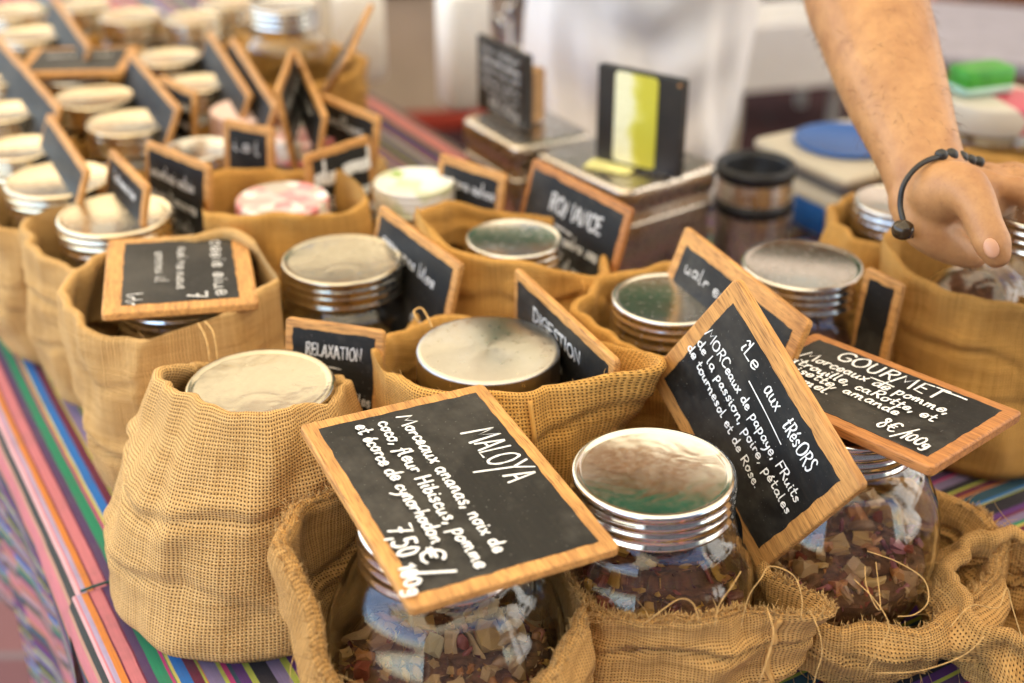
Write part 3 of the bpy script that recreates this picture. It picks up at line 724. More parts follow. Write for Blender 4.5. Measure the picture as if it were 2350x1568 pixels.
# --- jars and their teas
zb = .752
jA, pA, zA = make_jar('globe jar of tropical fruit tea mostly covered by the Maloya board', *JP['A'], zb, .9415, .058, .086, 'ridged', STEEL, 'globe', n=96)
jB, pB, zB = make_jar('front jar of dark red tea with a dented, greenish shining lid', *JP['B'], zb, .940, .0598, .080, 'ridged', STEEL_DENT, 'globe', n=96)
jC, pC, zC = make_jar('globe jar of pink fruit tea beneath the Gourmet board', *JP['C'], zb, .9425, .057, .086, 'ridged', STEEL, 'globe', n=96)
jD, pD, zD = make_jar('jar with a worn flat lid in the front left sack', *JP['D'], zb, .9415, .0602, .064, 'ridged', STEEL_WAVY)
jE, pE, zE = make_jar('jar with a plain brushed steel lid beside the Digestion board', *JP['E'], zb, .941, .0605, .066, 'smooth', STEEL_BRUSH)
jF, pF, zF = make_jar('jar with a three ringed bright lid behind the Tresors board', *JP['F'], zb, .94, .0545, .060, 'ridged', STEEL_SATIN)
jG, pG, zG = make_jar('globe jar with a satin grey lid in front of the travel mug', *JP['G'], zb, .94, .0585, .076, 'ridged', STEEL_SATIN, 'globe')
jJ, pJ, zJ = make_jar('jar under the small pale board in the wide sack', *JP['J'], zb, .9375, .0555, .064, 'ridged', STEEL)
jK, pK, zK = make_jar('clear jar with a pink and green reflection on its lid', *JP['K'], zb, .94, .0600, .066, 'ridged', STEEL_WAVY)
jL, pL, zL = make_jar('jar with a cream lid half in shadow behind the small pale board', *JP['L'], zb, .94, .0605, .064, 'ridged', CREAM_LID)
jM, pM, zM = make_jar('jar with a broad cream lid at the left table edge', *JP['M'], zb, .94, .0585, .064, 'ridged', CREAM_LID)
jN, pN, zN = make_jar('jar with a pink and white floral lid', *JP['N'], zb, .94, .0500, .056, 'ridged', FLORAL)
jO, pO, zO = make_jar('jar with green reflections painted on its lid in front of the striped cloth', *JP['O'], zb, .94, .0450, .052, 'ridged', GREEN_REFL_LID)
jP, pP, zP = make_jar('jar with a grey lid below the Romance board', *JP['P'], zb, .94, .0490, .056, 'ridged', STEEL_SATIN)
far_jars = dict(Q=(.046, CREAM_LID, 'cream lidded jar cut by the left picture edge'), S=(.0525, CREAM_LID, 'cream lidded jar nearest in the third row'), T=(.0525, CREAM_LID, 'cream lidded jar behind and left of its third row twin'),
                U=(.042, STEEL_SATIN, 'dull steel lidded jar between two upright boards'), V=(.046, FLORAL, 'blurred jar with a pink flowered lid behind the small board'), W=(.049, PINK_LID, 'jar with a plain pale pink lid'),
                X=(.044, CREAM_LID, 'blurred jar with a ringed cream lid behind the pink one'), Y=(.047, CREAM_LID, 'blurred jar at the back of the middle row'))
for k, (r, m, t) in far_jars.items(): make_jar(t, *JP[k], zb, .94, r, r + .006, 'ridged', m, n=32)
make_tea('dried pineapple, coconut and papaya pieces in the Maloya jar', jA, pA, .066, (0, 0, 1, 2, 2, 3, 4, 5, 5, 6, 7), TEA, 280, 1, .0125)
make_tea('dark hibiscus and orange peel tea in the jar with the dented lid', jB, pB, .078, (3, 3, 4, 4, 6, 6, 2), TEA, 230, 2, .0105)
make_tea('pink brown apple and rose petal tea in the Gourmet jar', jC, pC, .066, (4, 5, 8, 8, 2, 7, 7, 0), TEA, 230, 3, .0125)
make_tea('pale herb tea in the clear jar with the reflecting lid', jK, pK, .11, (1, 5, 7), TEA_PALE, 0, 4)
make_tea('dark tea in the globe jar with the satin lid', jG, pG, .10, (3,), TEA, 0, 5)
make_tea('brown tea in the jar with the green patched lid', jO, pO, .11, (3,), TEA_PALE, 0, 6)
# tilted jar being opened by the vendor
q = dep(2245, 722, 1.275) - Vector((math.sin(R(72)), .3, math.cos(R(72)))).normalized() * .048
jH, pH, zH = make_jar('small open round jar of dark tea lying tilted in the tall plain sack', q.x, q.y, q.z, q.z + .110, .036, .0510, 'ridged', STEEL, 'globe', tilt=(R(-8), R(72), R(17)), nolid=True)
make_tea('dark fruit tea in the tilted jar', jH, pH, .062, (3,), TEA, 0, 7)
hl = tag(lathe('jar_lid', lid_prof(.055, 'ridged'), STEEL_SATIN, None, 56), 'steel jar lid held under the fingers of the vendor', 'jar lid'); hl.location = dep(2408, 462, 1.125); hl.rotation_euler = (R(4), R(-4), 0)
jI, pI, zI = make_jar('jar with a ringed lid half hidden by the bracelet', .418, 1.31, zb, .935, .05, .055, 'ridged', STEEL_SATIN, n=40)

# --- loose threads on the front sacks
def thr(s, pts, r=.00065): thread(SACK[s], [dep(*p) for p in pts], r)
thr('B', [(1700, 1440, .905), (1718, 1370, .90), (1745, 1330, .90), (1768, 1300, .91), (1820, 1320, .905), (1840, 1370, .90), (1838, 1420, .895)])
thr('B', [(1480, 1432, .87), (1520, 1400, .865), (1560, 1375, .868), (1590, 1385, .87), (1605, 1425, .872)])
thr('B', [(1640, 1438, .868), (1650, 1390, .868), (1680, 1345, .875), (1700, 1312, .885)])
thr('B', [(1858, 1400, .905), (1880, 1450, .893), (1886, 1500, .892), (1872, 1550, .895), (1868, 1575, .90)], .0006)
thr('B', [(1760, 1395, .885), (1775, 1450, .868), (1765, 1500, .868), (1745, 1560, .87), (1735, 1590, .88)], .0008)
thr('C', [(1990, 1265, .935), (2060, 1290, .925), (2120, 1330, .92), (2130, 1380, .915), (2100, 1410, .91), (2060, 1415, .905)], .0007)
thr('C', [(1985, 1300, .93), (1990, 1350, .915), (2020, 1400, .905), (2010, 1290, .93)], .0006)
thr('C', [(1960, 1330, .92), (2010, 1380, .905), (2040, 1440, .895), (2010, 1500, .895), (1985, 1545, .90)], .0006)
thr('C', [(2010, 1545, .893), (2110, 1540, .893), (2210, 1505, .90), (2260, 1460, .92)], .0007)
thr('C', [(2180, 1440, .915), (2230, 1390, .93), (2290, 1395, .945), (2310, 1350, .955), (2325, 1400, .955), (2350, 1480, .955)], .0008)
thr('J', [(455, 742, 1.115), (470, 770, 1.105), (478, 800, 1.10), (486, 860, 1.105)], .0016); thr('J', [(470, 738, 1.115), (490, 765, 1.105), (500, 830, 1.10)], .0014)
thr('E', [(960, 740, 1.12), (950, 715, 1.125), (968, 708, 1.13), (985, 735, 1.125), (992, 752, 1.12)], .0016)

# --- chalkboards
BM = board_matrix
def fix(W_, H_): return W_, H_
make_board('chalkboard reading MALOYA lying flat over the front left jar', BM((-.042, .7495, .9515), (.4422, -.8941, -.0707), (-.8957, -.4443, .0168)), .2115, .148,
    [('MALOYA', .265, .285, .585, .262, .16, 1.0), ('Morceaux ananas, noix de', .088, .53, .885, .53, .074, 1.0), ('coco, fleur Hibiscus, pomme', .10, .645, .93, .648, .070, 1.0), ('et écorce de cynorhodon', .095, .757, .775, .757, .070, 1.0),
     ('7,50', .650, .905, .80, .93, .10, 1.25), ('€', .785, .835, .86, .84, .10, 1.3), ('/', .862, .92, .915, .92, .15, 1.3), ('100g', .83, .955, .965, .985, .070, 1.2)], seed=7, pen=.00185, wm=WOOD, t=.0075, group='chalkboard signs of the teas')
make_board('chalkboard reading Ile aux Tresors tilted on its corner behind the front jar', BM((.178, .8469, .9369), (.4098, -.753, -.5148), (-.4319, .3369, -.8367)), .185, .1295,
    [('îLe', .235, .225, .36, .228, .105, 1.1), ('aux', .44, .24, .55, .248, .10, 1.1), ('tRésORS', .605, .255, .825, .280, .10, 1.1), ('line', .37, .30, .66, .335, .9), ('MORCeaux de papaye, FRuits', .075, .405, .885, .46, .066), ('de la passion, poire, pétales', .08, .495, .90, .56, .064), ('de tournesol et de Rose.', .062, .575, .735, .665, .062)],
    seed=8, pen=.00122, wm=WOOD, t=.009, border=.0135, group='chalkboard signs of the teas')
make_board('chalkboard reading GOURMET lying on the right front jar', BM((.274, .8683, .9535), (.6705, -.7413, .0287), (-.7418, -.6695, .0384)), .188, .1241,
    [('GOURMET', .215, .255, .73, .262, .14, 1.15), ('line', .43, .315, .54, .32, 1.1), ('line', .70, .135, .80, .13, 1.1), ('Morceaux de pomme,', .105, .40, .82, .40, .10), ('citrouille, caRotte, et', .09, .52, .82, .55, .095), ('noisette, amande', .10, .62, .70, .655, .092), ('caramel.', .11, .735, .42, .745, .09), ('8€', .685, .86, .77, .862, .12), ('/', .775, .88, .83, .88, .15), ('100g', .80, .875, .925, .875, .10)],
    seed=10, pen=.0017, wm=WOOD_D, t=.009, group='chalkboard signs of the teas')
make_board('small pale chalkboard lying across the wide sack', BM((-.3085, 1.1017, .9500), (.2404, -.969, .0566), (-.9704, -.2387, .0362)), .19, .133,
    [(2, .12, .27, .90, .27, .11, .7), (3, .20, .50, .78, .52, .075, .55), (2, .25, .66, .68, .66, .075, .55), ('7', .84, .45, .92, .45, .12, 1.1), (1, .80, .84, .95, .84, .09, .7)], seed=13, pen=.0028, wm=WOOD, ink=CHALK2, border=.016, group='chalkboard signs of the teas')
GB = 'chalkboard signs of the teas'
def stand(label, tl, tr, z, h, tilt, text, seed, pen=.0022, ink=None, border=.0085, dz=0.0, wm=None, t=.0065):
    Mx, w = standing(tl, tr, z, h, tilt, dz)
    return make_board(label, Mx, w, h, text, GB, seed, wm, pen, border, t, ink)
stand('small chalkboard reading RELAXATION upright behind the front left lid', (655, 728), (882, 760), .955, .125, 14, [('RELAXATION', .22, .235, .80, .235, .085), ('line', .40, .31, .58, .31, 1), (1, .08, .36, .22, .36, .08), ('Feuilles', .56, .53, .90, .55, .08), (1, .40, .66, .72, .68, .07), ('/', .78, .70, .83, .70, .1)], 16, .0014, CHALK2, .0075)
stand('chalkboard reading DIGESTION leaning behind the brushed steel lid', (1180, 615), (1410, 828), .967, .108, 1, [('DIGESTION', .22, .30, .72, .30, .11), (2, .10, .52, .55, .52, .09), (1, .66, .68, .90, .70, .09)], 17, .002, CHALK2)
stand('narrow chalkboard with faint writing behind the clear jar', (870, 470), (1055, 605), .968, .13, 14, [(2, .12, .24, .80, .30, .085, .8), (1, .60, .62, .88, .64, .08, .8), (1, .6, .8, .9, .8, .1)], 19, .0022, CHALK2)
stand('chalkboard reading ROMANCE in front of the square tins', (1222, 362), (1450, 480), .972, .135, 16, [('ROMANCE', .28, .31, .80, .29, .125, 1.1), ('line', .38, .40, .55, .41, 1), (4, .06, .52, .84, .50, .085, .9), (4, .05, .66, .94, .70, .08, .9), (1, .45, .82, .65, .84, .1)], 20, .0028, CHALK2, wm=WOOD_D)
stand('chalkboard leaning back in front of the satin grey lid', (1572, 518), (1857, 738), .985, .13, 20, [(2, .12, .27, .6, .27, .09, .8), (2, .12, .55, .8, .57, .08, .8)], 22, .002, CHALK2, border=.014)
stand('small chalkboard with big white words beside the green patched lid', (700, 358), (850, 310), .968, .105, 4, [(1, .10, .36, .46, .38, .22, 1.4), (1, .54, .34, .95, .34, .22, 1.4), (1, .30, .66, .95, .62, .16, 1.3), (1, .5, .86, .95, .84, .16, 1.3)], 23, .0024)
stand('small chalkboard behind the green patched lid before the tins', (1008, 352), (1160, 402), .962, .095, 10, [(2, .1, .32, .9, .34, .13), (2, .1, .58, .9, .6, .12), (1, .3, .8, .8, .8, .12)], 25, .0018, CHALK2, .009)
stand('chalkboard turned sideways behind the cream lid half in shadow', (332, 322), (478, 380), .985, .115, 8, [(2, .1, .3, .8, .32, .11), (2, .12, .5, .85, .52, .11), (2, .1, .7, .8, .72, .11)], 26, .0018, CHALK2, .008)
stand('dark chalkboard left of the small board with big white words', (510, 273), (625, 296), .985, .11, 6, [(1, .2, .3, .8, .3, .12)], 28, .0018, CHALK2, .009)
stand('chalkboard at the back edge of the striped cloth', (735, 215), (868, 268), .985, .10, 10, [(1, .2, .3, .8, .3, .12)], 29, .0018, CHALK2, .008)
stand('chalkboard with white lines upright behind the pale pink lid', (640, 205), (676, 108), 1.01, .12, 8, [(2, .1, .3, .9, .3, .12), (2, .1, .55, .9, .55, .12)], 31, .002, CHALK2, .008)
stand('chalkboard standing edge on between the pale pink and floral lids', (672, 110), (742, 262), .99, .09, 12, [(1, .2, .3, .8, .3, .12)], 32, .002, CHALK2, .008)
stand('chalkboard with white writing between third row lids', (364, 172), (446, 212), .985, .11, 8, [(2, .1, .25, .9, .25, .1), (2, .1, .45, .9, .45, .1), (2, .1, .65, .9, .65, .1)], 34, .0024, CHALK2, .008)
stand('chalkboard seen edge on left of the writing in the third row', (299, 117), (408, 245), .975, .075, 24, [], 35, .002, CHALK2, .008)
stand('small chalkboard edge on right of the broad cream lid', (250, 340), (335, 425), .98, .085, 14, [(1, .2, .3, .8, .3, .12)], 37, .002, CHALK2, .008)
stand('chalkboard edge on behind the lid at the left picture edge', (108, 258), (197, 388), .975, .075, 22, [], 38, .002, CHALK2, .008)
stand('blurred chalkboard edge on at the far left border', (-10, 80), (135, 245), .975, .075, 24, [], 40, .002, CHALK2, .008)
stand('blurred chalkboard edge on right of the ringed cream lid', (530, 82), (632, 240), .975, .075, 24, [], 41, .002, CHALK2, .008)
stand('blurred chalkboard edge on in the upper left corner', (118, -15), (203, 105), .975, .075, 24, [], 43, .002, CHALK2, .008)
stand('chalkboard edge on before the tall basket at the back', (478, 70), (572, 215), .97, .075, 24, [], 44, .002, CHALK2, .008)
stand('chalkboard standing behind the folded sack below the wrist', (1985, 612), (2072, 655), .955, .11, 6, [], 46, .002, CHALK2, .008)
a_, b_, c_ = at(52, 118, .955), at(292, 112, .955), at(312, 156, .955)
make_board('blurred chalkboard lying flat on a lid in the back rows', BM((a_ + c_) / 2, b_ - a_, c_ - b_), (b_ - a_).length, .13, [(2, .2, .4, .8, .4, .12)], GB, 47, None, .002, .012, .008, CHALK2)

# --- back rows: more jars and sacks
back = [(160, 170, .05, STEEL_SATIN, 'grey lidded jar under the flat lying board'), (70, 78, .052, CREAM_LID, 'pale lidded jar in the upper left corner'), (10, 255, .045, CREAM_LID, 'cream lidded jar at the left border, third from the front'), (8, 180, .03, CREAM_LID, 'sliver of a pale lidded jar at the left border'),
        (30, 25, .05, CREAM_LID, 'pale lidded jar at the top left border'), (395, 130, .045, STEEL_SATIN, 'bright lidded jar behind the ringed cream lid'), (300, 35, .05, CREAM_LID, 'cream lidded jar at the top border left of the middle'), (440, 40, .045, CREAM_LID, 'lidded jar at the top border before the tall basket'),
        (190, 10, .045, CREAM_LID, 'farthest pale lidded jar of the left rows'), (-60, 130, .05, CREAM_LID, 'pale lidded jar just cut by the left border'), (520, 5, .045, CREAM_LID, 'pale lidded jar at the top border beside the basket')]
for i, (x, y, r, m, t) in enumerate(back):
    p = at(x, y, LZ)
    if any((Vector(v) - p.xy).length < .07 for v in JP.values()): continue
    make_jar(t, p.x, p.y, zb, LZ, r, r + .006, 'ridged', m, n=28)
    make_sack('sack around the ' + t, p.x, p.y, .085, .086, (.15, .15, .155, .155), -.04, (BURLAP_B, BURLAP_C)[i % 2], 300 + i * 11, n=48, press=False)
p = at(662, 118, .93)
make_sack('broad sack at the back of the table with a jar standing in it', p.x, p.y, .10, .115, (.16, .16, .17, .16), -.04, BURLAP_B, 411, n=64, press=False)
make_jar('clear jar with a bright lid in the broad back sack', p.x, p.y, zb, 1.0, .05, .062, 'ridged', STEEL_SATIN, n=40)
stand('chalkboard tilted in the broad sack at the back', (785, 112), (850, 5), .97, .085, 30, [], 50, .002, CHALK2, .014, dz=.10)
p = at(805, 170, TZ + .01)

# --- square tins with what stands on them
def rounded_box_prism(name, w, d, z0, z1, r, m, parent, bev=.004, n=6):
    rings = [(w - 2 * bev, d - 2 * bev, z0), (w, d, z0 + bev), (w, d, z1 - bev), (w - .6 * bev, d - .6 * bev, z1 - .3 * bev), (w - 2 * bev, d - 2 * bev, z1)]
    V = []; F = []
    for (a, b, z) in rings: V += [(x, y, z) for x, y in rounded_rect(a, b, r, n)]
    k = 4 * n
    for j in range(len(rings) - 1):
        for i in range(k): q = (i + 1) % k; F.append((j * k + i, j * k + q, (j + 1) * k + q, (j + 1) * k + i))
    F.append(tuple(range(k))[::-1]); F.append(tuple((len(rings) - 1) * k + i for i in range(k)))
    o = mesh(name, V, F, m, parent, smooth=True)
    o.data.polygons[-1].use_smooth = False; o.data.polygons[-2].use_smooth = False
    return o
def tin(label, front, left, right, ztop):
    f, l, r = at(*front, ztop), at(*left, ztop), at(*right, ztop)
    w = (r - f).length; d = (l - f).length; ex = (r - f).normalized()
    c = (l + r) / 2
    o = empty('square_tin', (c.x, c.y, TZ + .012), math.atan2(ex.y, ex.x)); tag(o, label, 'tin', 'square storage tins'); h = ztop - TZ - .012
    rounded_box_prism('body', w - .006, d - .006, 0, h - .022, .014, TIN, o)
    rounded_box_prism('rim', w - .001, d - .001, h - .052, h - .046, .016, TIN, o, .0025)
    rounded_box_prism('lid', w + .003, d + .003, h - .036, h, .018, TIN, o, .006)
    return o
tin('square metal tin carrying the black price board, further back', (1188, 338), (1050, 268), (1366, 303), .90)
tin('square metal tin carrying the black panel with the yellow card', (1423, 443), (1236, 346), (1644, 378), .90)
# black price board on the back tin
zt = .902
bl, br = at(1096, 246, zt), at(1207, 306, zt); x_ = (br - bl); w_ = x_.length; x_.normalize()
o = empty('price_board', (0, 0, 0)); o.matrix_world = BM((bl + br) / 2 + Vector((0, 0, .051)), x_, Vector((0, 0, -1))); tag(o, 'black price board with white handwriting standing on the back tin', 'price board')
box('board', (0, 0, -.005), (w_, .100, .010), BLACKP, o, bevel=.0012)
rg = random.Random(3); ln = []
for i, (yy, hh, nw) in enumerate([(.045, .010, 2), (.032, .009, 3), (.019, .009, 3), (.006, .008, 2), (-.005, .008, 1)]):
    s, wd = scribble(nw, hh, rg); k = w_ * .8 / wd; ln += [([(-w_ * .4 + a * k, yy - .012 + b) for a, b in q], .0016) for q in s]
s, wd = strokes_of('8€/100g', .014, rg); k = w_ * .62 / wd; ln += [([(-w_ * .22 + a * k, -.038 + b) for a, b in q], .0020) for q in s]
v, f = ribbons([(q, w) for q, w in ln], .0004); mesh('lettering', v, f, CHALK2, o)
wb = box('wooden_block', (0, 0, 0), (.024, .03, .07), WOOD_P, None, bevel=.002); wb.location = br + Vector((.008, .05, .036)); wb.rotation_euler = (0, 0, R(-32)); tag(wb, 'small wooden block propping the black price board', 'block')
# black panel with yellow-green card
bl, br = at(1366, 366, zt), at(1556, 414, zt); x_ = (br - bl); w_ = x_.length; x_.normalize()
o = empty('display_panel', (0, 0, 0)); o.matrix_world = BM((bl + br) / 2 + Vector((0, 0, .060)), x_, Vector((0, 0, -1))); tag(o, 'black panel with a yellow green card standing on the front tin', 'display panel')
box('panel', (0, 0, -.006), (w_, .119, .012), BLACKP, o, bevel=.001)
def cardm():
    n = N('yellow_card'); ob = n.coord(); k = n.noise(24, 4, ob, .6); fine = n.noise(150, 2, n.mapping(ob, (1, 3.5, 1)))
    sp = n.n('SeparateXYZ'); n.l(ob, sp.inputs[0]); g_ = n.math('MULTIPLY_ADD', sp.outputs[0], 11.0, n.math('MULTIPLY_ADD', k, .7, .15))
    c = n.ramp(g_, [(.38, (.80, .78, .52)), (.48, (.66, .62, .14)), (.60, (.52, .48, .04))]); c = n.mix(n.ramp(fine, [(.58, (0, 0, 0)), (.66, (.45,) * 3)]), c, (.40, .38, .10)); n.set(Base_Color=c, Roughness=.45); return n.m
CARD = cardm()
rounded_box_prism('card', w_ * .50, .112, .0003, .0016, .006, CARD, o, .0004).location = (-w_ * .03, .001, 0)
c = box('screw', (w_ * .46, .054, .0008), (.004, .004, .002), WOOD, o, bevel=.0008)
cd = rounded_box_prism('paper_card', .060, .036, 0, .0016, .004, plain('card_yellow', (.78, .74, .30), .5, .2, 90), None, .0004); cd.location = at(1402, 383, .9015) ; cd.rotation_euler = (0, 0, R(-28)); tag(cd, 'small yellow card lying on the lid of the front tin', 'card')
# white jug and glinting bits behind the back tin
p = at(1052, 262, TZ + .01)
jug = empty('white_carton', at(1060, 305, TZ + .01) + Vector((.0, .14, 0)), R(25)); tag(jug, 'bright white plastic container standing behind the back tin', 'container')
rounded_box_prism('body', .085, .07, 0, .20, .02, WHITEP, jug, .012); lathe('cap', [(.016, 0), (.016, .018), (.013, .02)], WHITEP, jug, 24, c=(0, 0, .2))
for i, (x, y, zc, t) in enumerate([(1120, 80, 2.5, 'glinting glass bottle left of the white shirt'), (1195, 60, 2.6, 'second glinting bottle against the white shirt'), (1050, 40, 2.7, 'glinting bottle above the white container')]):
    q = dep(x, y, zc); o = empty('glass_bottle', (q.x, q.y, TZ + .01)); tag(o, t, 'bottle', 'bottles at the back of the stall')
    H_ = max(.12, q.z - TZ); lathe('glass_body', catmull([(0, 0), (.03, 0), (.034, .006), (.034, H_ * .6), (.014, H_ * .8), (.012, H_)], 4), GLASS, o, 28); lathe('cap', [(.014, 0), (.014, .016), (.012, .018)], STEEL, o, 20, c=(0, 0, H_))
# --- travel mug
mug = empty('travel_mug', (at(1735, 385, .882).x, at(1735, 385, .882).y, TZ + .012)); tag(mug, 'steel travel mug with black rubber rings and an open black top', 'mug')
MUGS = steel('mug_steel', .22, (.82, .78, .70))
lathe('body', [(.040, .006), (.046, .008), (.0475, .02), (.0475, .098), (.0455, .104), (.0455, .108)], MUGS, mug, 48, close=False)
lathe('base_ring', [(.043, 0), (.0485, .001), (.049, .010), (.0476, .013)], BLACK, mug, 48)
lathe('grip_ring', [(.0474, .066), (.050, .068), (.0505, .074), (.050, .080), (.0474, .082)], BLACK, mug, 48, close=False)
lathe('top', [(.0476, .105), (.0505, .108), (.051, .116), (.049, .120), (.042, .119), (.040, .112), (.038, .070), (0, .068)], BLACK, mug, 48, close=False)
for c_ in mug.children: c_.scale = (1, 1, 1.14)
# --- kitchen scale
fc, lc, rc_ = at(1946, 446, .855), at(1700, 352, .855), at(2040, 428, .855)
ex = (fc - lc).normalized(); sc_c = (lc + at(2120, 330, .855)) / 2
sc = empty('kitchen_scale', (0, 0, 0)); ang = R(-60); sc.rotation_euler = (0, 0, ang)
ctr = at(1895, 372, .86); sc.location = (ctr.x + .04, ctr.y + .05, TZ + .012); tag(sc, 'cream kitchen scale with a round blue plate beside the travel mug', 'scale')
rounded_box_prism('base', .17, .15, 0, .075, .025, CREAMP, sc, .015)
rounded_box_prism('skirt', .15, .14, .074, .096, .01, GREY, sc, .003)
rounded_box_prism('platform', .185, .18, .096, .112, .012, CREAMP, sc, .005)
lathe('plate', [(.062, .1125), (.068, .114), (.070, .119), (.067, .1195), (.062, .1165), (0, .1165)], BLUEP, sc, 56).location = (-.01, .005, 0)
rounded_box_prism('display', .06, .004, .02, .06, .0015, BLUEP, sc, .0008).location = (.03, -.0855, 0)
gl_ = rounded_box_prism('paper_label', .075, .05, 0, .0014, .004, plain('green_card', (.30, .36, .05), .5, .3, 60), None, .0004); gl_.location = at(1690, 566, TZ + .014); gl_.rotation_euler = (0, 0, R(-20)); tag(gl_, 'green paper label lying in front of the travel mug', 'label')
# --- right hand back group
p = at(2265, 260, .93)
make_sack('sack at the right border around a large jar with a bright label', p.x, p.y, .10, .11, (.16, .16, .17, .17), -.04, BURLAP_B, 511, n=64, press=False)
jr, pr, zr = make_jar('large jar with a red printed lid in the back right sack', p.x, p.y, zb, .955, .066, .085, 'smooth', printlid('red_print_lid', [(.55, .06, .10), (.62, .55, .45), (.5, .09, .12)], 9), 'globe', n=48)
pk = empty('green_packet', (p.x - .012, p.y + .01, .956), R(20)); tag(pk, 'bright green packet lying on the large jar at the right border', 'packet'); rounded_box_prism('body', .075, .045, 0, .034, .008, plain('green_print', (.05, .33, .03), .4, .3, 30), pk, .004); rounded_box_prism('band', .0765, .0465, .002, .012, .009, plain('mint_print', (.42, .62, .52), .4), pk, .001)
p = at(2330, 390, .90)
make_sack('folded sack lying at the right border behind the hand', p.x, p.y, .10, .095, (.15, .15, .15, .15), -.05, BURLAP_B, 523, n=64, press=False)
# --- black tray at the lower right corner
tr = empty('black_tray', at(2420, 1640, TZ + .012) + Vector((.085, -.075, 0)), R(38)); tag(tr, 'worn black wooden tray at the lower right corner', 'tray')
TRAYM = plain('worn_black_wood', (.035, .030, .024), .55, .5, 40)
box('base', (0, 0, .006), (.34, .18, .012), TRAYM, tr)
for s in (-1, 1):
    box('side', (0, s * .084, .042), (.34, .012, .06), TRAYM, tr, bevel=.002); box('side', (s * .164, 0, .042), (.012, .156, .06), TRAYM, tr, bevel=.002)

# --- behind the stall: what stands on the pavement
q = dep(950, 190, 4.6); bx = empty('storage_box', (q.x, q.y, 0), R(8)); tag(bx, 'beige storage box with a red lid on the pavement behind the table', 'box')
BEIGE = plain('beige_board', (.46, .35, .25), .7, .08, 6); RED = plain('red_paint', (.34, .035, .015), .5, .1)
box('body', (0, 0, .26), (.62, .4, .40), BEIGE, bx, bevel=.01); box('lid', (0, 0, .485), (.66, .44, .05), RED, bx, bevel=.012); box('base', (0, 0, .03), (.66, .44, .06), RED, bx, bevel=.01)
q = dep(822, 110, 3.4); wbag = empty('paper_bag', (q.x, q.y, TZ + .005), R(20))
# white bag stands on the far end of the table
wbag.location = (at(822, 175, TZ + .01).x, at(822, 175, TZ + .01).y, TZ + .006); tag(wbag, 'white paper bag at the far edge of the striped cloth', 'bag')
rounded_box_prism('body', .10, .06, 0, .16, .01, WHITEP, wbag, .006); 
for s in (-1, 1): tube('handle', [(-.02, s * .026, .155), (-.018, s * .026, .19), (.018, s * .026, .19), (.02, s * .026, .155)], .002, WHITEP, wbag, 6, cm=4)
q = at(2290, 120, .72); wt = empty('folding_table', (q.x + .25, q.y + .12, 0), R(-20)); tag(wt, 'grey topped folding table behind the right border', 'table')
box('tabletop', (0, 0, .70), (.9, .5, .03), plain('grey_laminate', (.34, .32, .35), .5), wt, bevel=.006)
for a in (-1, 1):
    for b in (-1, 1): box('leg', (a * .40, b * .2, .34), (.035, .035, .68), CREAMP, wt)
q = dep(2300, 10, 3.6); wc = empty('wooden_crate', (q.x, q.y, 0), R(25)); tag(wc, 'dark brown wooden crate far back in the upper right corner', 'crate')
DKW = plain('dark_brown_wood', (.16, .05, .015), .7, .3, 10)
for k in range(4):
    for s in (-1, 1): box('slat', (0, s * .19, .12 + k * .16), (.6, .02, .13), DKW, wc)
    for s in (-1, 1): box('slat', (s * .29, 0, .12 + k * .16), (.02, .35, .13), DKW, wc)
box('base', (0, 0, .04), (.56, .35, .02), DKW, wc)
q = dep(1785, 48, 4.4); cr_ = empty('bright_patch_crate', (q.x, q.y, 0), R(15)); tag(cr_, 'white plastic crate added for the bright patch left of the arm', 'crate')  # crate made up to give the bright patch at this spot
for s in (-1, 1):
    box('side', (0, s * .14, q.z - .08), (.42, .02, .22), WHITEP, cr_); box('side', (s * .2, 0, q.z - .08), (.02, .26, .22), WHITEP, cr_)
box('base', (0, 0, q.z - .18), (.38, .26, .02), WHITEP, cr_)
for s in (-1, 1):
    for e in (-1, 1): box('leg', (s * .18, e * .12, (q.z - .19) / 2), (.03, .03, q.z - .19), GREY, cr_)
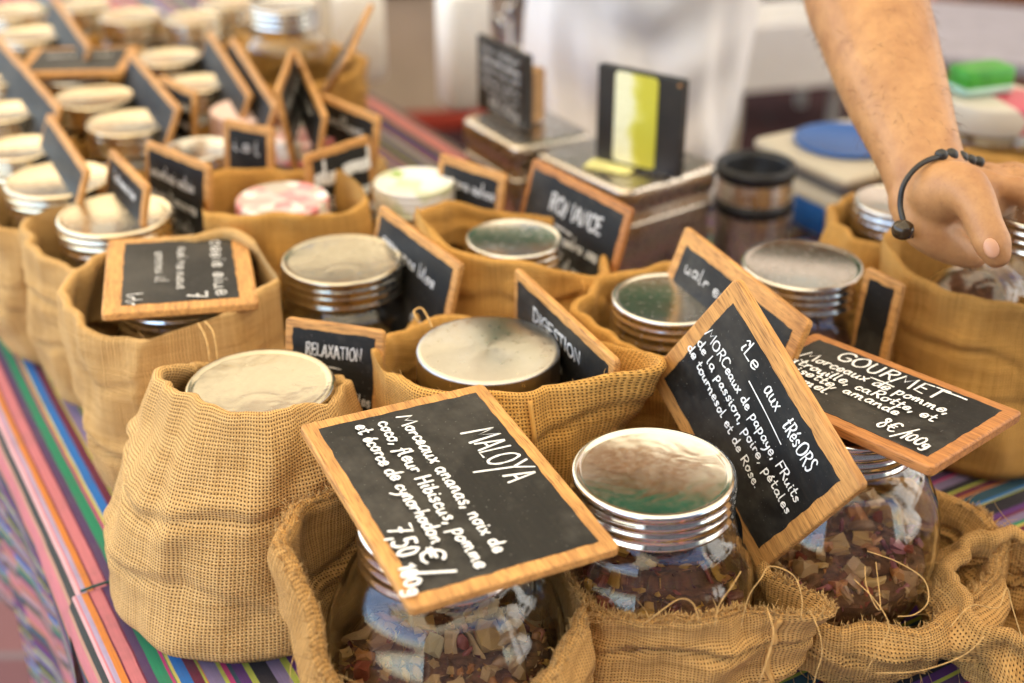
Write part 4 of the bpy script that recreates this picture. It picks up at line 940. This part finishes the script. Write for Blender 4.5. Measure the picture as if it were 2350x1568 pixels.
# parasol: pole behind the stall, cloth canopy over it (its light fills the shade)
q = dep(1856, 300, 3.2); PX, PY = q.x, q.y
def canopy_mat(name, c):
    n = N(name); d = n.n('BsdfDiffuse'); t = n.n('BsdfTranslucent'); mx = n.n('MixShader'); out = n.t.nodes['Material Output']
    k = n.noise(14, 3, n.coord()); col = n.ramp(k, [(.3, tuple(x * .95 for x in c)), (.7, c)])
    n.l(col, d.inputs[0]); n.l(col, t.inputs[0]); mx.inputs[0].default_value = .41; n.l(d.outputs[0], mx.inputs[1]); n.l(t.outputs[0], mx.inputs[2]); n.l(mx.outputs[0], out.inputs['Surface']); n.t.nodes.remove(n.b); return n.m
CANV = canopy_mat('awning_canvas', (.92, .80, .56))
def awning(label, cx, cy, L, Wd, zr, ze, rz, canv=None):
    """ridged cloth roof on four posts, ridge along its length"""
    o = empty('market_awning', (cx, cy, 0), rz); tag(o, label, 'awning', 'cloth awnings of the market')
    V = []; F = []; na, nb = 24, 12
    for i in range(na + 1):
        for j in range(nb + 1):
            a = (i / na - .5) * L; b = (j / nb - .5) * Wd; t = 1 - abs(b) / (Wd / 2)
            V.append((b, a, ze + (zr - ze) * t - .05 * math.sin(PI * (i * 4 / na % 1)) * (t * (1 - t)) * 3))
    for i in range(na):
        for j in range(nb): k = i * (nb + 1) + j; F.append((k, k + 1, k + nb + 2, k + nb + 1))
    mesh('canopy', V, F, canv or CANV, o, True)
    for s in (-1, 1):
        for e in (-1, 1): box('post', (s * (Wd / 2 - .03), e * (L / 2 - .05), ze / 2), (.04, .04, ze), CREAMP, o, bevel=.004)
        box('rail', (s * (Wd / 2 - .03), 0, ze - .012), (.03, L, .03), CREAMP, o, bevel=.003)
    box('ridge_pole', (0, 0, zr - .03), (.03, L, .03), CREAMP, o, bevel=.003)
    return o
awning('cream cloth awning stretched over the tea stall', 0, .806, 3.8, 3.5, 2.75, 2.30, R(30))
awning('cream awning added behind on the left for shade and lid reflections', -1.95, 4.6, 4.8, 3.3, 3.5, 2.85, 0)  # unseen awning, added to shade the ground and show cream in the lids
awning('taupe awning added behind on the right to shade the pavement', 2.3, 4.8, 5.2, 3.9, 2.9, 2.5, 0, canopy_mat('taupe_canvas', (.42, .34, .27)))  # unseen, added for shade; dull canvas keeps the lid reflections dark
# the street: a pale house front across the way and two trees, which the lids and jars mirror
def facade():
    o = empty('town_house', (1.0, 13.0, 0)); tag(o, 'pale town house across the street', 'house')
    WALL = plain('ochre_render', (.50, .33, .20), .9, .1, 2); SH = plain('shutter_paint', (.30, .36, .33), .6); PANE = plain('window_pane', (.03, .035, .04), .08, .1)
    box('wall', (0, 0, 4.2), (20, .6, 8.4), WALL, o, bevel=.02); box('roof', (0, .5, 8.6), (20.6, 2.2, .4), plain('roof_tile', (.40, .14, .07), .8, .2), o, bevel=.05)
    for i in range(7):
        for j in range(2):
            x = -8.4 + i * 2.8; z = 3.4 + j * 2.9
            f = box('window', (x, -.32, z), (1.0, .06, 1.7), WHITEP, o, bevel=.01)
            box('pane', (x, -.36, z), (.84, .02, 1.54), PANE, f, bevel=.004)
            for s in (-1, 1): box('shutter', (x + s * .8, -.33, z), (.52, .05, 1.7), SH, f, bevel=.008)
facade()
def plain_house(label, x, y, w, h, rz, col):
    o = empty('town_house', (x, y, 0), rz); tag(o, label, 'house')
    box('wall', (0, 0, h / 2), (w, .6, h), plain('lime_render', col, .9, .08, 2), o, bevel=.02); box('roof', (0, .4, h + .15), (w + .5, 1.8, .3), plain('clay_tile', (.36, .13, .07), .8, .2), o, bevel=.05)
    for i in range(int(w / 3)):
        for j in range(max(1, int(h / 3))):
            f = box('window', (-w / 2 + 1.8 + i * 3, -.32, 1.7 + j * 2.9), (1.0, .06, 1.5), CREAMP, o, bevel=.01); box('pane', (-w / 2 + 1.8 + i * 3, -.36, 1.7 + j * 2.9), (.84, .02, 1.34), BLACKP, f, bevel=.004)
plain_house('white house standing at the right of the market', 8.5, 2.0, 9, 7.5, R(-90), (.80, .77, .70))
plain_house('grey house added behind the camera to hide the low sky', 6.0, -9.0, 18, 8.5, R(180), (.20, .17, .15))  # unseen house, added to cut the sky reflected in the jars
LEAFM = plain('tree_leaf', (.05, .10, .022), .55, .4, 3)
def tree(label, x, y, h, rad, seed):
    rng = random.Random(seed); o = empty('plane_tree', (x, y, 0)); tag(o, label, 'tree', 'trees across the street')
    tube('trunk', [(0, 0, 0), (.05, .02, h * .3), (-.04, .05, h * .55), (.02, 0, h * .75)], [.16, .13, .10, .06], WOOD_P, o, 9)
    ch = []
    cl = [Vector((rng.gauss(0, .45) * rad, rng.gauss(0, .45) * rad, h * .72 + rng.gauss(0, .33) * rad)) for _ in range(34)]
    for c in cl:
        for _ in range(70):
            p = c + Vector((rng.gauss(0, .2), rng.gauss(0, .2), rng.gauss(0, .16))) * rad * .75
            a = Vector([rng.gauss(0, 1) for _ in range(3)]).normalized() * .11; b = Vector([rng.gauss(0, 1) for _ in range(3)]).normalized() * .07
            ch.append(([p - a, p + b, p + a, p - b], [(0, 1, 2, 3)]))
    v, f = join_data(ch); mesh('crown', v, f, LEAFM, o, smooth=False)
tree('tall plane tree across the street in the middle', .7, 9.3, 8.2, 2.3, 3)
tree('leafy plane tree across the street on the right', 3.6, 9.5, 6.0, 2.0, 4)

# ------------------------------------------------------------------ the vendor
def capsule_chain(pts, n=14):
    """pts: list of (Vector, radius); tapered tube with round ends"""
    P = [Vector(p) for p, r in pts]; Rr = [r for p, r in pts]; ch = []
    q = catmull([(*p, r) for p, r in zip(P, Rr)], 6) if len(P) > 2 else [(*p, r) for p, r in zip(P, Rr)]
    ch.append(tube_data([Vector(t[:3]) for t in q], [max(.003, t[3]) for t in q], n))
    for e in (q[0], q[-1]):
        bm = bmesh.new(); bmesh.ops.create_icosphere(bm, subdivisions=2, radius=max(.003, e[3]) * .995); bm.verts.index_update()
        ch.append(([v.co + Vector(e[:3]) for v in bm.verts], [tuple(x.index for x in f.verts) for f in bm.faces])); bm.free()
    return ch
TSHIRT = plain('green_tshirt', (.05, .22, .12), .9, .25, 9)  # unseen upper garment, made green so the front lid mirrors green
def vendor():
    o = empty('person', (.215, 2.12, 0)); tag(o, 'person in a long white apron reaching over the stall with a black cord bracelet', 'person'); base = Vector(o.location)
    ch = []
    D_ = lambda x, y, z: dep(x, y, z)
    sh = Vector((.41, 1.72, 1.33)); sh2 = Vector((.02, 1.80, 1.34)); neck = Vector((.225, 1.72, 1.41))
    pel = Vector((.215, 2.12, .95))
    ch += capsule_chain([(pel, .15), (Vector((.215, 2.06, 1.10)), .135), (Vector((.215, 1.90, 1.26)), .15), (Vector((.22, 1.80, 1.36)), .11), (neck, .062), (Vector((.225, 1.66, 1.49)), .056)], 20)
    ch += capsule_chain([(sh2, .06), (Vector((.215, 1.79, 1.36)), .075), (sh, .062)])
    # head
    hc = Vector((.225, 1.615, 1.555)); bm = bmesh.new(); bmesh.ops.create_uvsphere(bm, u_segments=28, v_segments=20, radius=1)
    for v in bm.verts:
        x, y, z = v.co; w = 1 - .18 * max(0, -z)
        v.co = Vector((x * .076 * w, y * .097, z * .118)) + hc
    bm.verts.index_update(); ch.append(([v.co.copy() for v in bm.verts], [tuple(t.index for t in f.verts) for f in bm.faces])); bm.free()
    ch += capsule_chain([(hc + Vector((0, -.092, .01)), .010), (hc + Vector((0, -.112, -.022)), .014)])             # nose
    ch += capsule_chain([(hc + Vector((0, -.07, -.085)), .028), (hc + Vector((0, -.05, -.10)), .03)])                # chin
    for s in (-1, 1):
        ch += capsule_chain([(hc + Vector((s * .078, .012, .012)), .013), (hc + Vector((s * .080, .008, -.028)), .009)])   # ears
        ch += capsule_chain([(hc + Vector((s * .012, -.088, -.056)), .008), (hc + Vector((s * .024, -.080, -.054)), .005)]) # mouth
        ch += capsule_chain([(hc + Vector((s * .015, -.090, .030)), .008), (hc + Vector((s * .048, -.078, .032)), .006)])   # brow
    # legs
    for s in (-1, 1):
        x = .215 + s * .075
        ch += capsule_chain([(Vector((x, 2.13, .90)), .072), (Vector((x, 2.13, .50)), .056), (Vector((x, 2.15, .36)), .053), (Vector((x, 2.17, .10)), .036), (Vector((x, 2.16, .05)), .04)])
        ch += capsule_chain([(Vector((x, 2.17, .045)), .038), (Vector((x, 2.05, .035)), .03), (Vector((x, 1.97, .028)), .024)])
    # arm resting at the side (his right), reaching arm (his left)
    ch += capsule_chain([(sh2, .058), (Vector((-.04, 2.02, 1.14)), .045), (Vector((-.03, 2.10, 1.12)), .042), (Vector((.08, 2.30, 1.06)), .03)])
    hb = Vector((.10, 2.33, 1.06)); ch += capsule_chain([(hb, .03), (hb + Vector((.01, -.05, -.05)), .03)])
    for k in range(4):
        t = hb + Vector((-.02 + k * .017, -.055, -.06)); ch += capsule_chain([(t, .0095), (t + Vector((0, -.035, -.02)), .0085), (t + Vector((0, -.05, -.05)), .007)], 8)
    ch += capsule_chain([(hb + Vector((.03, -.02, -.02)), .012), (hb + Vector((.055, -.05, -.045)), .010), (hb + Vector((.06, -.07, -.07)), .0085)], 8)
    el = D_(1965, -60, 1.30)
    wr = D_(2132, 425, 1.095)
    ch += capsule_chain([(sh, .062), ((sh + el) / 2, .055), (el, .054), (D_(2000, 40, 1.245), .0545), (D_(2052, 200, 1.175), .0465), (D_(2105, 345, 1.12), .0365), (wr, .0345)], 20)
    # hand
    palm = D_(2215, 462, 1.115)
    ch += capsule_chain([(wr, .034), (D_(2160, 458, 1.10), .036), (palm, .033), (D_(2275, 452, 1.125), .024)], 18)
    ch += capsule_chain([(D_(2100, 460, 1.090), .023), (D_(2122, 518, 1.080), .0195), (D_(2174, 562, 1.080), .0155), (D_(2236, 590, 1.088), .011)], 16)     # heel of the hand
    ch += capsule_chain([(D_(2150, 446, 1.07), .026), (D_(2203, 436, 1.045), .0225), (D_(2238, 466, 1.028), .0168), (D_(2258, 514, 1.02), .0146), (D_(2278, 560, 1.014), .0145), (D_(2287, 583, 1.014), .0120)], 18)   # thumb
    for (x0, y0, z0, x1, y1, z1, x2, y2, z2, r) in ((2262, 428, 1.10, 2345, 440, 1.095, 2412, 500, 1.10, .0115), (2258, 415, 1.125, 2345, 418, 1.13, 2430, 470, 1.14, .0122), (2248, 408, 1.148, 2330, 402, 1.165, 2420, 445, 1.18, .0115), (2238, 408, 1.168, 2305, 400, 1.20, 2385, 438, 1.215, .0100)):
        a, b, c = D_(x0, y0, z0), D_(x1, y1, z1), D_(x2, y2, z2)
        ch += capsule_chain([(palm * .6 + a * .4, .018), (a, r * 1.3), ((a + b) / 2, r * 1.0), (b, r * 1.06), ((b + c) / 2, r * .9), (c, r * .88), (c + Vector((.002, -.004, -.016)), r * .72)], 14)
    v, f = join_data(ch)
    me = bpy.data.meshes.new('skin'); me.from_pydata([tuple(Vector(p) - base) for p in v], [], f); me.update()
    tmp = bpy.data.objects.new('tmp', me); C.collection.objects.link(tmp)
    rm = tmp.modifiers.new('r', 'REMESH'); rm.mode = 'VOXEL'; rm.voxel_size = .0036; rm.use_smooth_shade = True
    sm = tmp.modifiers.new('s', 'SMOOTH'); sm.factor = .5; sm.iterations = 2
    dg = bpy.context.evaluated_depsgraph_get(); me2 = bpy.data.meshes.new_from_object(tmp.evaluated_get(dg)); bpy.data.objects.remove(tmp)
    me2.name = 'body'; me2.polygons.foreach_set('use_smooth', [True] * len(me2.polygons)); me2.materials.clear()
    link('body', me2, o, SKIN)
    # short dark hairs on the forearm
    rg = random.Random(9); ax = [(el, D_(2000, 40, 1.245)), (D_(2000, 40, 1.245), D_(2052, 200, 1.175)), (D_(2052, 200, 1.175), D_(2105, 345, 1.12)), (D_(2105, 345, 1.12), wr)]
    cand = []
    for v_ in me2.vertices:
        w_ = v_.co + base
        if w_.x > .26 and w_.y < 1.34 and w_.y > 1.03 and w_.z > 1.045: cand.append((v_.co.copy(), v_.normal.copy()))
    hch = []; dn = (wr - el).normalized()
    for _ in range(650):
        p_, n_ = rg.choice(cand); t_ = (dn * rg.uniform(.6, 1.2) + n_ * rg.uniform(.15, .5) + Vector([rg.gauss(0, .35) for _ in range(3)])).normalized(); L_ = rg.uniform(.006, .013)
        hch.append(tube_data([p_, p_ + t_ * L_ * .5 + n_ * .001, p_ + t_ * L_], [.00017, .00014, .00008], 3))
    hv, hf = join_data(hch); mesh('arm_hair', hv, hf, plain('arm_hair', (.16, .08, .035), .6, .2), o)['kind'] = 'stuff'
    # thumbnail
    bm = bmesh.new(); bmesh.ops.create_uvsphere(bm, u_segments=14, v_segments=10, radius=1)
    nc = D_(2275, 570, 1.0012) - base; d1 = (D_(2287, 585, 1.01) - D_(2268, 530, 1.01)).normalized()
    vw = (CAM - D_(2283, 570, 1.0)).normalized(); sd = d1.cross(vw).normalized(); vw = sd.cross(d1).normalized()
    for q in bm.verts: q.co = nc + sd * (q.co.x * .0056) + d1 * (q.co.y * .0080) + vw * (q.co.z * .0018)
    from_bm('thumbnail', bm, NAIL, o, True)
    for s in (-1, 1):
        e = lathe('eye', catmull([(0, -.011), (.008, -.008), (.011, 0), (.008, .008), (0, .011)], 3), WHITEP, o, 14); e.location = hc - base + Vector((s * .030, -.076, .014))
        i = lathe('iris', [(0, .0), (.005, -.001)], BLACK, e, 12, close=False); i.rotation_euler = (R(90), 0, 0); i.location = (0, -.0113, 0)
    # hair
    bm = bmesh.new(); bmesh.ops.create_uvsphere(bm, u_segments=30, v_segments=22, radius=1)
    bmesh.ops.delete(bm, geom=[q for q in bm.verts if q.co.z < -.15 - .9 * min(0, q.co.y + .2) or (q.co.y < -.55 and q.co.z < .55)], context='VERTS')
    for q in bm.verts: q.co = Vector((q.co.x * .085, q.co.y * .106, q.co.z * .128)) * (1 + .03 * noise.noise(q.co * 6)) + hc - base + Vector((0, .004, .004))
    from_bm('hair', bm, plain('dark_hair', (.03, .02, .014), .6, .3, 200), o, True)
    # long white shirt: rings from neck to hem
    rings = [(Vector((.222, 1.715, 1.415)), .075, .070, 50), (Vector((.218, 1.77, 1.385)), .16, .105, 40), (Vector((.215, 1.84, 1.31)), .195, .135, 33), (Vector((.215, 1.95, 1.20)), .19, .150, 25), (Vector((.213, 2.05, 1.08)), .180, .155, 12),
             (Vector((.21, 2.10, .97)), .182, .160, 4), (Vector((.207, 2.11, .88)), .178, .158, 0), (Vector((.203, 2.11, .80)), .168, .150, 0), (Vector((.20, 2.11, .72)), .160, .145, 0), (Vector((.20, 2.11, .64)), .158, .142, 0)]
    fl = catmull([(*c, a, b, t) for c, a, b, t in rings], 6); n = 96; V = []; F = []
    for k, (x, y, z, a, b, t) in enumerate(fl):
        for i in range(n):
            an = 2 * PI * i / n; c, s = math.cos(an), math.sin(an); low = max(0, min(1, (1.1 - z) / .35))
            w = 1 + low * (.045 * math.sin(an * 9 + 3 * math.sin(z * 9) + z * 10) + .03 * math.sin(an * 17 + z * 14)) + .05 * noise.noise(Vector((c * 2.5, s * 2.5, z * 7)))
            sw = .016 * math.sin(z * 38 - abs(c) * 5.5 + 1.2) * max(0, -s) * (.4 + .6 * low)
            q = Vector((c * a * w, s * (b * w + sw), 0)); q.rotate(Matrix.Rotation(R(t), 3, 'X')); V.append(Vector((x, y, z)) + q - base)
    for k in range(len(fl) - 1):
        for i in range(n): j = (i + 1) % n; F.append((k * n + i, (k + 1) * n + i, (k + 1) * n + j, k * n + j))
    cut = next(k for k, q in enumerate(fl) if q[2] < 1.13)
    shv = V[:(cut + 1) * n]; mesh('shirt', shv, [q for q in F if max(q) < len(shv)], TSHIRT, o)
    mesh('apron', V, [q for q in F if min(q) >= cut * n], COTTON, o)
    for (a, b) in ((sh, el), (sh2, Vector((-.04, 2.02, 1.14)))):
        d = (b - a); v, f = tube_data([a - d * .12 - base, a + d * .1 - base, a + d * .35 - base, a + d * .6 - base], [.075, .082, .080, .082], 24); f = f[:-2]; mesh('sleeve', v, f, TSHIRT, o)
    tr_ = []
    for s in (-1, 1):
        x = .215 + s * .075; tr_.append(tube_data([Vector((x, 2.13, .90)) - base, Vector((x, 2.13, .5)) - base, Vector((x, 2.15, .3)) - base, Vector((x, 2.17, .07)) - base], [.075, .068, .064, .06], 20))
    v, f = join_data(tr_); mesh('trousers', v, f, plain('dark_trousers', (.035, .03, .05), .9, .15), o)
    for s in (-1, 1):
        x = .215 + s * .075; v, f = join_data(capsule_chain([(Vector((x, 2.19, .05)) - base, .048), (Vector((x, 2.06, .045)) - base, .042), (Vector((x, 1.96, .04)) - base, .036)])); mesh('shoe', v, f, BLACKP, o)
    # bracelet: slack black cord, sliding knot beads and one dark bead
    loop = [D_(2078, 520, 1.055), D_(2066, 470, 1.058), D_(2076, 420, 1.055), D_(2112, 378, 1.058), D_(2165, 358, 1.07), D_(2215, 362, 1.10), D_(2245, 385, 1.14), D_(2240, 450, 1.165), D_(2190, 520, 1.16), D_(2130, 548, 1.12), D_(2095, 542, 1.075)]
    pts = [Vector(p) - base for p in catmull([tuple(p) for p in loop], 8, True)]
    br_ = tube('bracelet', pts + [pts[0]], .0024, BLACK, o, 8)
    for (x, y, z, r) in ((2160, 356, 1.068, .0055), (2182, 356, 1.075, .0062), (2205, 361, 1.085, .006), (2226, 368, 1.10, .0055), (2245, 372, 1.11, .0055)):
        bd = lathe('bead', catmull([(0, -r), (r * .8, -r * .6), (r, 0), (r * .8, r * .6), (0, r)], 3), BLACK, br_, 14); bd.location = D_(x, y, z) - base
    bd = lathe('bead', catmull([(0, -.009), (.0072, -.0054), (.009, 0), (.0072, .0054), (0, .009)], 3), plain('dark_bead', (.03, .018, .008), .2), br_, 18); bd.location = D_(2072, 528, 1.05) - base
    return o
vendor()
